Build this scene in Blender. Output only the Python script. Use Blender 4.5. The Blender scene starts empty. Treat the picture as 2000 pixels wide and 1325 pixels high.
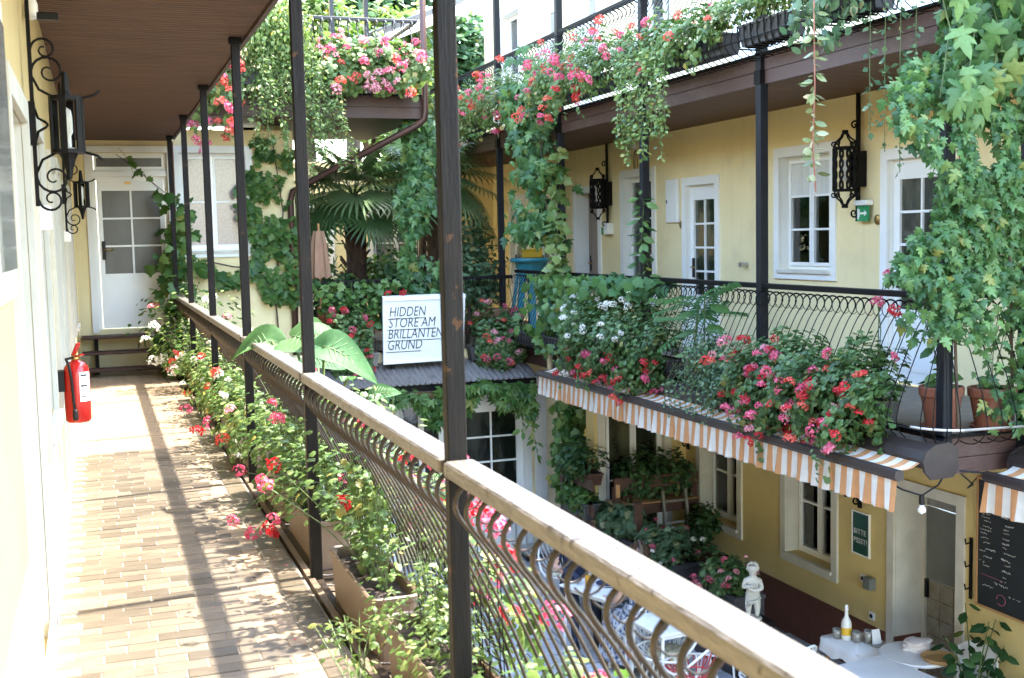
import bpy, bmesh, math, random
import numpy as np
from mathutils import Vector, Matrix

RN = random.Random(11)
rng = np.random.default_rng(11)
SC = bpy.context.scene
COL = SC.collection
PI = math.pi
rad = math.radians

# ------------------------------------------------------------------ camera
def camera():
    yaw, pitch, roll = .3443, -.0882, -.0217
    f = Vector((math.sin(yaw)*math.cos(pitch), math.cos(yaw)*math.cos(pitch), math.sin(pitch)))
    r0 = Vector((math.cos(yaw), -math.sin(yaw), 0)); u0 = r0.cross(f)
    r = r0*math.cos(roll)+u0*math.sin(roll); u = u0*math.cos(roll)-r0*math.sin(roll)
    cd = bpy.data.cameras.new('camera'); cd.lens = 40.5; cd.sensor_width = 36
    cd.clip_start = .05; cd.clip_end = 500
    cd.dof.use_dof = True; cd.dof.focus_distance = 8.0; cd.dof.aperture_fstop = 5.6
    co = bpy.data.objects.new('camera', cd); COL.objects.link(co)
    m = Matrix.Identity(4)
    for i in range(3):
        m[i][0] = r[i]; m[i][1] = u[i]; m[i][2] = -f[i]
    m[0][3], m[1][3], m[2][3] = 0, 0, 1.61
    co.matrix_world = m
    SC.camera = co
camera()

# ------------------------------------------------------------------ light
SUN = Vector((.54, .07, 1.0)).normalized()
w = bpy.data.worlds.new('World'); SC.world = w; w.use_nodes = True
nt = w.node_tree; nt.nodes.clear()
wo = nt.nodes.new('ShaderNodeOutputWorld'); bg = nt.nodes.new('ShaderNodeBackground')
sky = nt.nodes.new('ShaderNodeTexSky'); sky.sky_type = 'NISHITA'; sky.sun_disc = False
sky.sun_elevation = math.asin(SUN.z); sky.sun_rotation = math.atan2(SUN.x, SUN.y)
sky.air_density = 1.35; sky.dust_density = 1.2; sky.ozone_density = 1.0
bg.inputs[1].default_value = .15
nt.links.new(sky.outputs[0], bg.inputs[0]); nt.links.new(bg.outputs[0], wo.inputs[0])
sl = bpy.data.lights.new('sun', 'SUN'); sl.energy = 2.0; sl.angle = rad(1.2); sl.color = (1, .96, .9)
so = bpy.data.objects.new('sun', sl); COL.objects.link(so); so.location = (20, 3, 30)
so.rotation_euler = SUN.to_track_quat('Z', 'Y').to_euler()
SC.view_settings.view_transform = 'Standard'
SC.view_settings.look = 'None'
SC.view_settings.exposure = 3.95
SC.view_settings.gamma = 1.0
SC.view_settings.use_curve_mapping = False
SC.cycles.max_bounces = 8; SC.cycles.diffuse_bounces = 5; SC.cycles.glossy_bounces = 3
SC.cycles.transmission_bounces = 4; SC.cycles.transparent_max_bounces = 8
SC.cycles.use_adaptive_sampling = True
SC.cycles.caustics_reflective = False; SC.cycles.caustics_refractive = False

# ------------------------------------------------------------------ materials
MATS = {}
def _n(nt, t, **kw):
    n = nt.nodes.new(t)
    for k, v in kw.items(): setattr(n, k, v)
    return n
def mat(name, col, rough=.6, col2=None, scale=4., bump=0., bscale=60., metal=0., spec=.5, stretch=None,
        detail=5., drips=0., chips=None, cscale=16., grime=None, gscale=1.3, objrand=0., alpha=None):
    """procedural surface: base colour broken up by noise, grime patches, fine relief"""
    m = bpy.data.materials.new(name); m.use_nodes = True; nt = m.node_tree
    b = nt.nodes['Principled BSDF']; L = nt.links.new
    b.inputs['Roughness'].default_value = rough; b.inputs['Metallic'].default_value = metal
    b.inputs['Specular IOR Level'].default_value = spec
    geo = _n(nt, 'ShaderNodeTexCoord'); mp = _n(nt, 'ShaderNodeMapping')
    g2 = _n(nt, 'ShaderNodeNewGeometry')
    L(g2.outputs['Position'], mp.inputs['Vector'])
    if stretch: mp.inputs['Scale'].default_value = stretch
    no = _n(nt, 'ShaderNodeTexNoise'); no.inputs['Scale'].default_value = scale; no.inputs['Detail'].default_value = detail
    L(mp.outputs[0], no.inputs['Vector'])
    mx = _n(nt, 'ShaderNodeMix', data_type='RGBA')
    c2 = col2 or tuple(c*.78 for c in col)
    mx.inputs['A'].default_value = (*col, 1); mx.inputs['B'].default_value = (*c2, 1)
    rmp = _n(nt, 'ShaderNodeMapRange'); rmp.inputs[1].default_value = .35; rmp.inputs[2].default_value = .68
    L(no.outputs['Fac'], rmp.inputs[0]); L(rmp.outputs[0], mx.inputs['Factor'])
    out = mx.outputs['Result']
    if objrand:
        oi = _n(nt, 'ShaderNodeObjectInfo'); hs = _n(nt, 'ShaderNodeHueSaturation')
        mr = _n(nt, 'ShaderNodeMapRange'); mr.inputs[3].default_value = 1-objrand; mr.inputs[4].default_value = 1+objrand
        L(oi.outputs['Random'], mr.inputs[0]); L(mr.outputs[0], hs.inputs['Value']); L(out, hs.inputs['Color']); out = hs.outputs[0]
    if grime:
        n2 = _n(nt, 'ShaderNodeTexNoise'); n2.inputs['Scale'].default_value = gscale; n2.inputs['Detail'].default_value = 8
        n2.inputs['Roughness'].default_value = .7
        L(g2.outputs['Position'], n2.inputs['Vector'])
        r2 = _n(nt, 'ShaderNodeMapRange'); r2.inputs[1].default_value = .52; r2.inputs[2].default_value = .75; r2.inputs[4].default_value = .6
        L(n2.outputs['Fac'], r2.inputs[0])
        m2 = _n(nt, 'ShaderNodeMix', data_type='RGBA'); m2.inputs['B'].default_value = (*grime, 1)
        L(out, m2.inputs['A']); L(r2.outputs[0], m2.inputs['Factor']); out = m2.outputs['Result']
    if chips:      # flaked paint and rust spots
        n5 = _n(nt, 'ShaderNodeTexNoise'); n5.inputs['Scale'].default_value = cscale; n5.inputs['Detail'].default_value = 5; n5.inputs['Roughness'].default_value = .6; L(g2.outputs['Position'], n5.inputs['Vector'])
        r5 = _n(nt, 'ShaderNodeMapRange'); r5.inputs[1].default_value = .635; r5.inputs[2].default_value = .655; L(n5.outputs['Fac'], r5.inputs[0])
        m5 = _n(nt, 'ShaderNodeMix', data_type='RGBA'); m5.inputs['B'].default_value = (*chips, 1); L(out, m5.inputs['A']); L(r5.outputs[0], m5.inputs['Factor']); out = m5.outputs['Result']
    if drips:      # rain streaks and hairline marks in the coat itself
        m3 = _n(nt, 'ShaderNodeMapping'); m3.inputs['Scale'].default_value = (9, 9, .55); L(g2.outputs['Position'], m3.inputs['Vector'])
        n4 = _n(nt, 'ShaderNodeTexNoise'); n4.inputs['Scale'].default_value = 1.0; n4.inputs['Detail'].default_value = 6; L(m3.outputs[0], n4.inputs['Vector'])
        r4 = _n(nt, 'ShaderNodeMapRange'); r4.inputs[1].default_value = .5; r4.inputs[2].default_value = .8; r4.inputs[4].default_value = drips*2.2; L(n4.outputs['Fac'], r4.inputs[0])
        m4 = _n(nt, 'ShaderNodeMix', data_type='RGBA'); m4.inputs['B'].default_value = (.40, .33, .20, 1); L(out, m4.inputs['A']); L(r4.outputs[0], m4.inputs['Factor']); out = m4.outputs['Result']
    L(out, b.inputs['Base Color'])
    if bump:
        n3 = _n(nt, 'ShaderNodeTexNoise'); n3.inputs['Scale'].default_value = bscale; n3.inputs['Detail'].default_value = 4
        L(mp.outputs[0], n3.inputs['Vector'])
        bp = _n(nt, 'ShaderNodeBump'); bp.inputs['Strength'].default_value = bump; bp.inputs['Distance'].default_value = .01
        L(n3.outputs['Fac'], bp.inputs['Height']); L(bp.outputs[0], b.inputs['Normal'])
    MATS[name] = m
    return m
def leafmat(name, dark, mid, light, trans=.35, rough=.45, objrand=False, aged=True):
    m = bpy.data.materials.new(name); m.use_nodes = True; nt = m.node_tree; L = nt.links.new
    b = nt.nodes['Principled BSDF']; b.inputs['Roughness'].default_value = rough
    b.inputs['Specular IOR Level'].default_value = .4
    at = _n(nt, 'ShaderNodeAttribute', attribute_name='tone')
    src = at.outputs['Fac']
    if objrand:
        oi = _n(nt, 'ShaderNodeObjectInfo'); src = oi.outputs['Random']
    cr = _n(nt, 'ShaderNodeValToRGB')
    e = cr.color_ramp.elements; e[0].color = (*dark, 1); e[1].color = (*light, 1)
    x = e.new(.5); x.color = (*mid, 1)
    if aged:
        x = e.new(.955); x.color = (*light, 1); e[len(e)-1].color = (light[0]*1.35+.02, light[1]*.95, light[2]*.75, 1)
    L(src, cr.inputs[0])
    no = _n(nt, 'ShaderNodeTexNoise'); no.inputs['Scale'].default_value = 45
    g2 = _n(nt, 'ShaderNodeNewGeometry'); L(g2.outputs['Position'], no.inputs['Vector'])
    hs = _n(nt, 'ShaderNodeHueSaturation'); mr = _n(nt, 'ShaderNodeMapRange')
    mr.inputs[3].default_value = .75; mr.inputs[4].default_value = 1.25
    L(no.outputs['Fac'], mr.inputs[0]); L(mr.outputs[0], hs.inputs['Value']); L(cr.outputs[0], hs.inputs['Color'])
    L(hs.outputs[0], b.inputs['Base Color'])
    tr = _n(nt, 'ShaderNodeBsdfTranslucent'); hs2 = _n(nt, 'ShaderNodeHueSaturation')
    hs2.inputs['Value'].default_value = 1.5; hs2.inputs['Saturation'].default_value = 1.1
    L(hs.outputs[0], hs2.inputs['Color']); L(hs2.outputs[0], tr.inputs['Color'])
    ms = _n(nt, 'ShaderNodeMixShader'); ms.inputs[0].default_value = trans
    L(b.outputs[0], ms.inputs[1]); L(tr.outputs[0], ms.inputs[2])
    L(ms.outputs[0], nt.nodes['Material Output'].inputs[0])
    MATS[name] = m
    return m
def glassmat(name, tint=(.02, .025, .022), rough=.06, spec=.9, tint2=None):
    m = bpy.data.materials.new(name); m.use_nodes = True; nt = m.node_tree; b = nt.nodes['Principled BSDF']; L = nt.links.new
    b.inputs['Roughness'].default_value = rough; b.inputs['Specular IOR Level'].default_value = spec
    g = _n(nt, 'ShaderNodeNewGeometry'); mp = _n(nt, 'ShaderNodeMapping'); mp.inputs['Scale'].default_value = (5, 5, 1.6); L(g.outputs['Position'], mp.inputs['Vector'])
    no = _n(nt, 'ShaderNodeTexNoise'); no.inputs['Scale'].default_value = 1.0; no.inputs['Detail'].default_value = 3; L(mp.outputs[0], no.inputs['Vector'])
    mr = _n(nt, 'ShaderNodeMapRange'); mr.inputs[1].default_value = .42; mr.inputs[2].default_value = .64; L(no.outputs['Fac'], mr.inputs[0])
    mx = _n(nt, 'ShaderNodeMix', data_type='RGBA'); mx.inputs['A'].default_value = (*tint, 1); mx.inputs['B'].default_value = (*(tint2 or tuple(c*1.35 for c in tint)), 1)  # paler mottling in the tint stands in for reflections and curtains
    L(mr.outputs[0], mx.inputs['Factor']); L(mx.outputs['Result'], b.inputs['Base Color'])
    n2 = _n(nt, 'ShaderNodeTexNoise'); n2.inputs['Scale'].default_value = 3; L(g.outputs['Position'], n2.inputs['Vector'])
    bp = _n(nt, 'ShaderNodeBump'); bp.inputs['Strength'].default_value = .06; bp.inputs['Distance'].default_value = .05; L(n2.outputs['Fac'], bp.inputs['Height']); L(bp.outputs[0], b.inputs['Normal'])
    MATS[name] = m
    return m
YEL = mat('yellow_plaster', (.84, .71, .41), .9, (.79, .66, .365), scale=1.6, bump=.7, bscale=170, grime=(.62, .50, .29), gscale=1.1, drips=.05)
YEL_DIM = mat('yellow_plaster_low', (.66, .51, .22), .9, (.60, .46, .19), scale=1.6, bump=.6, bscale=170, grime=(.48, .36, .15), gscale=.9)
YEL_L = mat('yellow_plaster_walkway', (.52, .40, .19), .9, (.475, .365, .17), scale=1.6, bump=.35, bscale=140, grime=(.42, .33, .17), gscale=.8)  # yellow plaster darkened: weaker light on the walkway wall put into its colour
CREAM = mat('cream_plaster', (.72, .62, .42), .9, (.66, .56, .36), scale=1.2, bump=.3, bscale=120)
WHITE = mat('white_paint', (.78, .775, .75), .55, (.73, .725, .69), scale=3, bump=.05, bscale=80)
WHITE_L = mat('darkened_white_trim', (.50, .48, .42), .6, (.44, .42, .36), scale=4, stretch=(4, 4, .6), bump=.15, bscale=70, grime=(.36, .33, .27), gscale=3)  # white paint darkened to hold down glare on this wall, plus streaks and grime
WHITE2 = mat('white_upvc', (.80, .80, .79), .35, (.77, .77, .755), scale=3)
GREYW = mat('weathered_white_surround', (.6, .57, .49), .8, (.52, .49, .42), scale=5, bump=.2, bscale=90)
REDB = mat('red_brown_plinth', (.115, .038, .02), .8, (.09, .03, .016), scale=6, bump=.15, bscale=60)
SOFF = mat('brown_soffit_boards', (.125, .054, .026), .65, (.058, .025, .013), scale=2, stretch=(.8, 9, 1), bump=.15, bscale=30)
FASC = mat('brown_fascia_boards', (.075, .036, .026), .55, (.05, .023, .018), scale=4, stretch=(4, 4, 20), bump=.2, bscale=30, grime=(.12, .085, .07), gscale=2.5)
POST = mat('dark_weathered_post', (.0115, .009, .0072), .6, (.006, .005, .0045), scale=14, stretch=(3, 3, .35), bump=.3, bscale=40, grime=(.021, .0145, .010), gscale=2.2, spec=.15, chips=(.055, .026, .011), cscale=11)
IRON = mat('black_iron', (.0035, .003, .003), .55, (.006, .005, .005), scale=12, bump=.15, bscale=60, spec=.15)
IRONB = mat('bronze_iron', (.036, .024, .014), .42, (.018, .012, .009), chips=(.085, .032, .012), cscale=30, scale=20, bump=.2, bscale=50, metal=.25)
POSTB = mat('black_blue_post', (.005, .006, .009), .5, (.009, .010, .013), scale=9, bump=.15, bscale=40, spec=.25)
RAIL = mat('worn_painted_handrail', (.135, .118, .096), .45, (.072, .06, .047), scale=22, stretch=(3, .5, 3), bump=.5, bscale=50, grime=(.045, .033, .022), gscale=9, chips=(.035, .024, .015), cscale=24)
GROUT = mat('pale_grout', (.17, .14, .105), .8, (.13, .108, .082), scale=8)
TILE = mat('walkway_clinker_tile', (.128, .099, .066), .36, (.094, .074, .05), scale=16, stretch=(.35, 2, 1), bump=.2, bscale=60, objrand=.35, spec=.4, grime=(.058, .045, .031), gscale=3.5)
KERB = mat('kerb_metal', (.17, .12, .075), .45, (.11, .08, .055), scale=8, grime=(.06, .05, .04))
PLANT = mat('tan_planter_plastic', (.15, .10, .066), .5, (.125, .085, .055), scale=5, bump=.15, bscale=200, grime=(.13, .095, .065))
SOIL = mat('potting_soil', (.03, .02, .013), .95, (.06, .04, .03), scale=40, bump=.6, bscale=50)
DBOX = mat('dark_grey_box', (.032, .03, .032), .6, (.045, .042, .043), scale=6, bump=.15, bscale=60)
TERRA = mat('terracotta', (.21, .07, .035), .75, (.17, .055, .03), scale=6, bump=.1, grime=(.24, .14, .095), gscale=4)
COPPER = mat('brown_copper_pipe', (.07, .03, .022), .4, (.05, .023, .018), scale=5, metal=.3)
RED = mat('red_enamel', (.42, .012, .010), .25, (.40, .015, .012), scale=3)
BLACKP = mat('black_rubber', (.006, .006, .007), .5, spec=.3)
BRASS = mat('brass', (.45, .28, .09), .35, metal=.8)
SILVER = mat('steel', (.55, .54, .52), .3, metal=.8)
IRONB.name
BULB = mat('opal_bulb', (.75, .74, .68), .3)
CORR = mat('corrugated_grey_sheet', (.16, .145, .135), .55, (.115, .105, .095), scale=6, stretch=(5, .8, 1), bump=.1, grime=(.12, .11, .09), gscale=3)
SIGNW = mat('sign_white', (.74, .74, .72), .5, (.70, .70, .68), scale=3)
INK = mat('black_ink', (.02, .02, .022), .6)
GLASS = glassmat('dark_glass', (.008, .010, .009), tint2=(.055, .055, .05))
def clearglass():
    m = bpy.data.materials.new('clear_pane'); m.use_nodes = True; nt = m.node_tree; L = nt.links.new; nt.nodes.remove(nt.nodes['Principled BSDF'])
    tr = _n(nt, 'ShaderNodeBsdfTransparent'); tr.inputs[0].default_value = (.86, .89, .87, 1); gl = _n(nt, 'ShaderNodeBsdfGlossy'); gl.inputs['Roughness'].default_value = .03
    g = _n(nt, 'ShaderNodeNewGeometry'); n2 = _n(nt, 'ShaderNodeTexNoise'); n2.inputs['Scale'].default_value = 2.5; L(g.outputs['Position'], n2.inputs['Vector'])
    bp = _n(nt, 'ShaderNodeBump'); bp.inputs['Strength'].default_value = .08; bp.inputs['Distance'].default_value = .05; L(n2.outputs['Fac'], bp.inputs['Height']); L(bp.outputs[0], gl.inputs['Normal'])
    fr = _n(nt, 'ShaderNodeFresnel'); fr.inputs[0].default_value = 1.55; a = _n(nt, 'ShaderNodeMath', operation='ADD'); a.inputs[1].default_value = .05; L(fr.outputs[0], a.inputs[0])
    ms = _n(nt, 'ShaderNodeMixShader'); L(a.outputs[0], ms.inputs[0]); L(tr.outputs[0], ms.inputs[1]); L(gl.outputs[0], ms.inputs[2]); L(ms.outputs[0], nt.nodes['Material Output'].inputs[0])
    return m
GLASSC = clearglass()
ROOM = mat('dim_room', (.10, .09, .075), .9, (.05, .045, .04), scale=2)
GLASSF = glassmat('frosted_grey_glass', (.06, .058, .056), .35, .6)
GLASSL = glassmat('curtained_glass', (.19, .19, .175), .12, .8)
GLASSG = glassmat('green_dark_glass', (.014, .019, .012), .05, .9, (.065, .07, .045))
CURT = mat('pale_curtain', (.62, .62, .58), .8, (.5, .5, .47), scale=3, stretch=(1, 14, .3))
PAVE = mat('grey_paving_slab', (.36, .37, .385), .65, (.28, .29, .31), scale=7, bump=.25, bscale=30, objrand=.2)
PAVEJ = mat('paving_joint', (.16, .155, .15), .9)
WOODD = mat('dark_red_timber', (.07, .026, .014), .6, (.045, .017, .01), scale=5, stretch=(1, 1, 6), bump=.2, bscale=30)
WOODL = mat('pale_cut_timber', (.45, .24, .10), .6, (.38, .2, .08), scale=6)
WOODG = mat('grey_ladder_wood', (.22, .20, .165), .7, (.17, .155, .13), scale=8, stretch=(1, 1, .2))
STONE = mat('white_plaster_statue', (.50, .475, .42), .75, (.38, .355, .30), scale=9, bump=.1, grime=(.20, .18, .14), gscale=11)
TABLEW = mat('white_table_top', (.62, .61, .60), .35, (.70, .69, .67), scale=4, grime=(.6, .58, .55))
CLOTH = mat('white_tablecloth', (.64, .63, .61), .8, (.66, .65, .63), scale=5, bump=.2, bscale=18)
WIRE = mat('white_wire', (.75, .74, .72), .35)
REDW = mat('red_wire', (.55, .05, .05), .4)
CARAFE = glassmat('bottle_white', (.62, .60, .55), .25, .6)
TUMBLER = glassmat('smoked_tumbler', (.19, .18, .155), .08, .9)
WICKER = mat('wicker', (.46, .27, .10), .7, (.34, .19, .065), scale=60, bump=.5, bscale=120)
TOWEL = mat('pale_towel', (.72, .66, .62), .9, (.66, .55, .52), scale=12, bump=.4, bscale=60)
TURQ = mat('turquoise_paint', (.035, .24, .30), .45, (.028, .19, .25), scale=4, grime=(.05, .2, .24))
YELBOX = mat('yellow_box', (.62, .36, .02), .45)
CANV = mat('tan_canvas', (.34, .19, .115), .8, (.28, .15, .09), scale=6, stretch=(6, 6, 1))
AWNB = mat('brown_awning_metal', (.026, .0165, .013), .45, (.018, .012, .010), scale=6, bump=.05, grime=(.05, .042, .038), gscale=4)
BOARD = mat('chalkboard', (.005, .008, .009), .65, (.010, .012, .014), scale=5)
CHALK = mat('chalk_white', (.62, .62, .6), .9)
CHALKP = mat('chalk_pink', (.45, .1, .2), .9)
GREENS = mat('dark_green_sign', (.006, .06, .045), .45, (.008, .05, .04), scale=5)
EXITG = mat('exit_green', (.02, .26, .10), .4)
BARK = mat('bark', (.10, .068, .045), .9, (.06, .042, .03), scale=20, stretch=(2, 2, .4), bump=.7, bscale=30)
FIBRE = mat('palm_fibre', (.06, .03, .016), .95, (.05, .027, .015), scale=30, stretch=(1.5, 1.5, .4), bump=1.0, bscale=40)
VEIN = mat('pale_leaf_vein', (.17, .25, .10), .6)
STEM = mat('green_stem', (.075, .11, .03), .6)
STEMR = mat('reddish_stem', (.30, .10, .06), .6)
TILEC = mat('old_patterned_tile', (.30, .28, .235), .5, (.2, .17, .12), scale=9)
DOORG = mat('grey_green_door', (.16, .17, .155), .5, (.13, .14, .125), scale=4)
DOORT = mat('taupe_door', (.28, .22, .18), .5, (.25, .195, .16), scale=4)
SKIN = mat('skin', (.52, .30, .21), .5)
HAIR = mat('dark_hair', (.03, .018, .012), .5, stretch=(1, 1, .3), scale=30)
NAVY = mat('navy_cloth', (.012, .02, .05), .85)
ROOFT = mat('red_roof_tile', (.28, .085, .05), .8, (.20, .06, .04), scale=12, bump=.2)

LF_GER = leafmat('geranium_leaf', (.038, .085, .026), (.085, .16, .05), (.15, .225, .085))
LF_GERB = leafmat('sunny_geranium_leaf', (.05, .095, .022), (.10, .165, .045), (.19, .25, .085))
LF_VINE = leafmat('vine_leaf', (.024, .072, .022), (.06, .145, .042), (.125, .22, .065))
LF_VINE_O = leafmat('vine_leaf_single', (.026, .076, .024), (.065, .15, .044), (.14, .235, .07), objrand=True)
LF_IVY = leafmat('ivy_leaf', (.03, .085, .02), (.075, .155, .035), (.15, .24, .065))
LF_IVY_O = leafmat('ivy_leaf_single', (.03, .085, .02), (.075, .155, .035), (.15, .24, .065), objrand=True)
LF_LIGHT = leafmat('pale_trailing_leaf', (.055, .105, .022), (.125, .19, .05), (.24, .30, .105), trans=.35)
LF_DARK = leafmat('dark_shrub_leaf', (.02, .055, .02), (.045, .105, .038), (.085, .16, .055))
LF_TREE = leafmat('tree_leaf', (.035, .075, .016), (.10, .165, .035), (.20, .26, .075), trans=.4)
LF_BLUE = leafmat('grey_green_leaf', (.042, .09, .042), (.085, .15, .07), (.15, .22, .11))
LF_PALM = leafmat('palm_leaf', (.06, .12, .045), (.115, .185, .08), (.20, .27, .12), objrand=True, rough=.35)
LF_COLO = leafmat('elephant_ear_leaf', (.045, .12, .045), (.065, .15, .05), (.09, .18, .055), objrand=True, trans=.4, rough=.7, aged=False)
LF_SUCC = leafmat('succulent_leaf', (.10, .13, .04), (.22, .25, .11), (.36, .36, .22), objrand=True, trans=.2)
def petal(name, c, c2): return leafmat(name, c, tuple((a+b)/2 for a, b in zip(c, c2)), c2, trans=.35, rough=.6, aged=False)
PET = {'red': petal('red_petals', (.42, .018, .025), (.62, .05, .06)),
       'pink': petal('pink_petals', (.52, .06, .14), (.70, .2, .28)),
       'rose': petal('pale_pink_petals', (.62, .22, .27), (.75, .42, .45)),
       'white': petal('white_petals', (.66, .64, .58), (.78, .77, .72)),
       'coral': petal('coral_petals', (.55, .07, .05), (.72, .18, .13))}

# ------------------------------------------------------------------ mesh builder
class MB:
    def __init__(s): s.v = []; s.f = []; s.mi = []; s.cur = 0
    def _add(s, vs, fs):
        o = len(s.v); s.v += [tuple(p) for p in vs]
        for f in fs: s.f.append([o+i for i in f]); s.mi.append(s.cur)
        return s
    def box(s, x0, x1, y0, y1, z0, z1):
        return s._add([(x0, y0, z0), (x1, y0, z0), (x1, y1, z0), (x0, y1, z0), (x0, y0, z1), (x1, y0, z1), (x1, y1, z1), (x0, y1, z1)],
                      [(0, 3, 2, 1), (4, 5, 6, 7), (0, 1, 5, 4), (1, 2, 6, 5), (2, 3, 7, 6), (3, 0, 4, 7)])
    def bbox(s, x0, x1, y0, y1, z0, z1, b=.004):
        """box with chamfered vertical and top edges"""
        def ring(i, z): return [(x0+i+b, y0+i, z), (x1-i-b, y0+i, z), (x1-i, y0+i+b, z), (x1-i, y1-i-b, z),
                                (x1-i-b, y1-i, z), (x0+i+b, y1-i, z), (x0+i, y1-i-b, z), (x0+i, y0+i+b, z)]
        vs = ring(b, z0)+ring(0, z0+b)+ring(0, z1-b)+ring(b, z1)
        fs = [tuple(range(7, -1, -1)), tuple(range(24, 32))]
        for k in range(3):
            for i in range(8): j = (i+1) % 8; fs.append((k*8+i, k*8+j, k*8+8+j, k*8+8+i))
        return s._add(vs, fs)
    def bar(s, a, b, wd, ht, up=(0, 0, 1)):
        a = Vector(a); b = Vector(b); d = (b-a).normalized(); up = Vector(up)
        if abs(d.dot(up)) > .98: up = Vector((1, 0, 0))
        r = d.cross(up).normalized(); u = r.cross(d)
        vs = []
        for p in (a, b):
            for i, j in ((-1, -1), (1, -1), (1, 1), (-1, 1)): vs.append(p+r*(wd/2*i)+u*(ht/2*j))
        return s._add(vs, [(3, 2, 1, 0), (4, 5, 6, 7), (0, 1, 5, 4), (1, 2, 6, 5), (2, 3, 7, 6), (3, 0, 4, 7)])
    def tube(s, pts, r, n=6, cap=True, closed=False):
        pts = [Vector(p) for p in pts]; N = len(pts)
        rs = r if isinstance(r, (list, tuple)) else [r]*N
        d = (pts[1]-pts[0]).normalized()
        u = d.orthogonal().normalized(); vs = []
        for i, p in enumerate(pts):
            if closed: t = pts[(i+1) % N]-pts[i-1]
            else: t = pts[min(i+1, N-1)]-pts[max(i-1, 0)]
            if t.length < 1e-9: t = d
            t.normalize(); u = (u-t*u.dot(t))
            if u.length < 1e-6: u = t.orthogonal()
            u.normalize(); b = t.cross(u)
            for k in range(n):
                a = 2*PI*k/n; vs.append(p+(u*math.cos(a)+b*math.sin(a))*rs[i])
        fs = []
        for i in range(N if closed else N-1):
            i2 = (i+1) % N
            for k in range(n):
                k2 = (k+1) % n; fs.append((i*n+k, i*n+k2, i2*n+k2, i2*n+k))
        if cap and not closed: fs += [tuple(range(n-1, -1, -1)), tuple(range((N-1)*n, N*n))]
        return s._add(vs, fs)
    def lathe(s, prof, c=(0, 0, 0), n=20, ax='z'):
        vs = []; N = len(prof)
        for r, z in prof:
            for k in range(n):
                a = 2*PI*k/n
                p = (r*math.cos(a), r*math.sin(a), z)
                if ax == 'x': p = (z, p[0], p[1])
                if ax == 'y': p = (p[0], z, p[1])
                vs.append((c[0]+p[0], c[1]+p[1], c[2]+p[2]))
        fs = []
        for i in range(N-1):
            for k in range(n):
                k2 = (k+1) % n; fs.append((i*n+k, i*n+k2, (i+1)*n+k2, (i+1)*n+k))
        if prof[0][0] > 1e-6: fs.append(tuple(range(n-1, -1, -1)))
        if prof[-1][0] > 1e-6: fs.append(tuple(range((N-1)*n, N*n)))
        return s._add(vs, fs)
    def quad(s, a, b, c, d): return s._add([a, b, c, d], [(0, 1, 2, 3)])
    def prism(s, outline, d):
        """outline: list of 3D points, extruded along vector d"""
        n = len(outline); d = Vector(d)
        vs = [Vector(p) for p in outline]+[Vector(p)+d for p in outline]
        fs = [tuple(range(n-1, -1, -1)), tuple(range(n, 2*n))]
        for i in range(n): j = (i+1) % n; fs.append((i, j, n+j, n+i))
        return s._add(vs, fs)
    def mesh(s, name, mats, smooth=False):
        me = bpy.data.meshes.new(name); me.from_pydata(s.v, [], s.f)
        for m in (mats if isinstance(mats, (list, tuple)) else [mats]): me.materials.append(m)
        if any(s.mi): me.polygons.foreach_set('material_index', s.mi)
        if smooth: me.shade_smooth()
        bm = bmesh.new(); bm.from_mesh(me); bmesh.ops.recalc_face_normals(bm, faces=bm.faces); bm.to_mesh(me); bm.free()
        return me
    def build(s, name, mats, parent=None, smooth=False, local=False, **kw):
        return link(name, s.mesh(name, mats, smooth), parent, local, **kw)

def link(name, me, parent=None, local=False, loc=None, rot=None, scale=None, kind=None, label=None, cat=None, group=None):
    o = bpy.data.objects.new(name, me); COL.objects.link(o)
    if loc is not None: o.location = loc
    if rot is not None: o.rotation_euler = rot
    if scale is not None: o.scale = (scale,)*3 if isinstance(scale, (int, float)) else scale
    if parent is not None:
        o.parent = parent
        if not local: o.matrix_parent_inverse = WINV[parent.name]
    tag(o, label, cat, group, kind)
    return o
WINV = {}
def tag(o, label=None, cat=None, group=None, kind=None):
    if label: o['label'] = label
    if cat: o['category'] = cat
    if group: o['group'] = group
    if kind: o['kind'] = kind
    return o
def thing(name, label, cat, loc=(0, 0, 0), rz=0, group=None):
    o = bpy.data.objects.new(name, None); COL.objects.link(o)
    o.location = loc; o.rotation_euler = (0, 0, rz); o.empty_display_size = .1
    WINV[o.name] = (Matrix.Translation(loc) @ Matrix.Rotation(rz, 4, 'Z')).inverted()
    return tag(o, label, cat, group)
def part_inv(o, mw=None):
    """register a part so that sub-parts can be given in the same (world) coordinates"""
    WINV[o.name] = Matrix.Identity(4); return o
def copy_tree(root, loc, rz=None, label=None, scale=None):
    def cp(o, par):
        c = o.copy(); COL.objects.link(c)
        if par is not None: c.parent = par
        for ch in o.children: cp(ch, c)
        return c
    c = cp(root, None); c.location = loc
    if rz is not None: c.rotation_euler = (0, 0, rz)
    if scale: c.scale = (scale,)*3
    if label: c['label'] = label
    return c
def structure(name, mb, m, **kw):
    o = mb.build(name, m); o['kind'] = 'structure'; return o

def text_mesh(body, size, shear=0., extrude=.002, offset=0., align='LEFT', spacing=1.):
    cu = bpy.data.curves.new('lettering', 'FONT'); cu.body = body; cu.size = size; cu.shear = shear
    cu.extrude = extrude; cu.offset = offset; cu.align_x = align; cu.space_character = spacing; cu.resolution_u = 3
    o = bpy.data.objects.new('tmp', cu); COL.objects.link(o)
    bpy.context.view_layer.update()
    me = bpy.data.meshes.new_from_object(o.evaluated_get(bpy.context.evaluated_depsgraph_get()))
    bpy.data.objects.remove(o); return me

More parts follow.
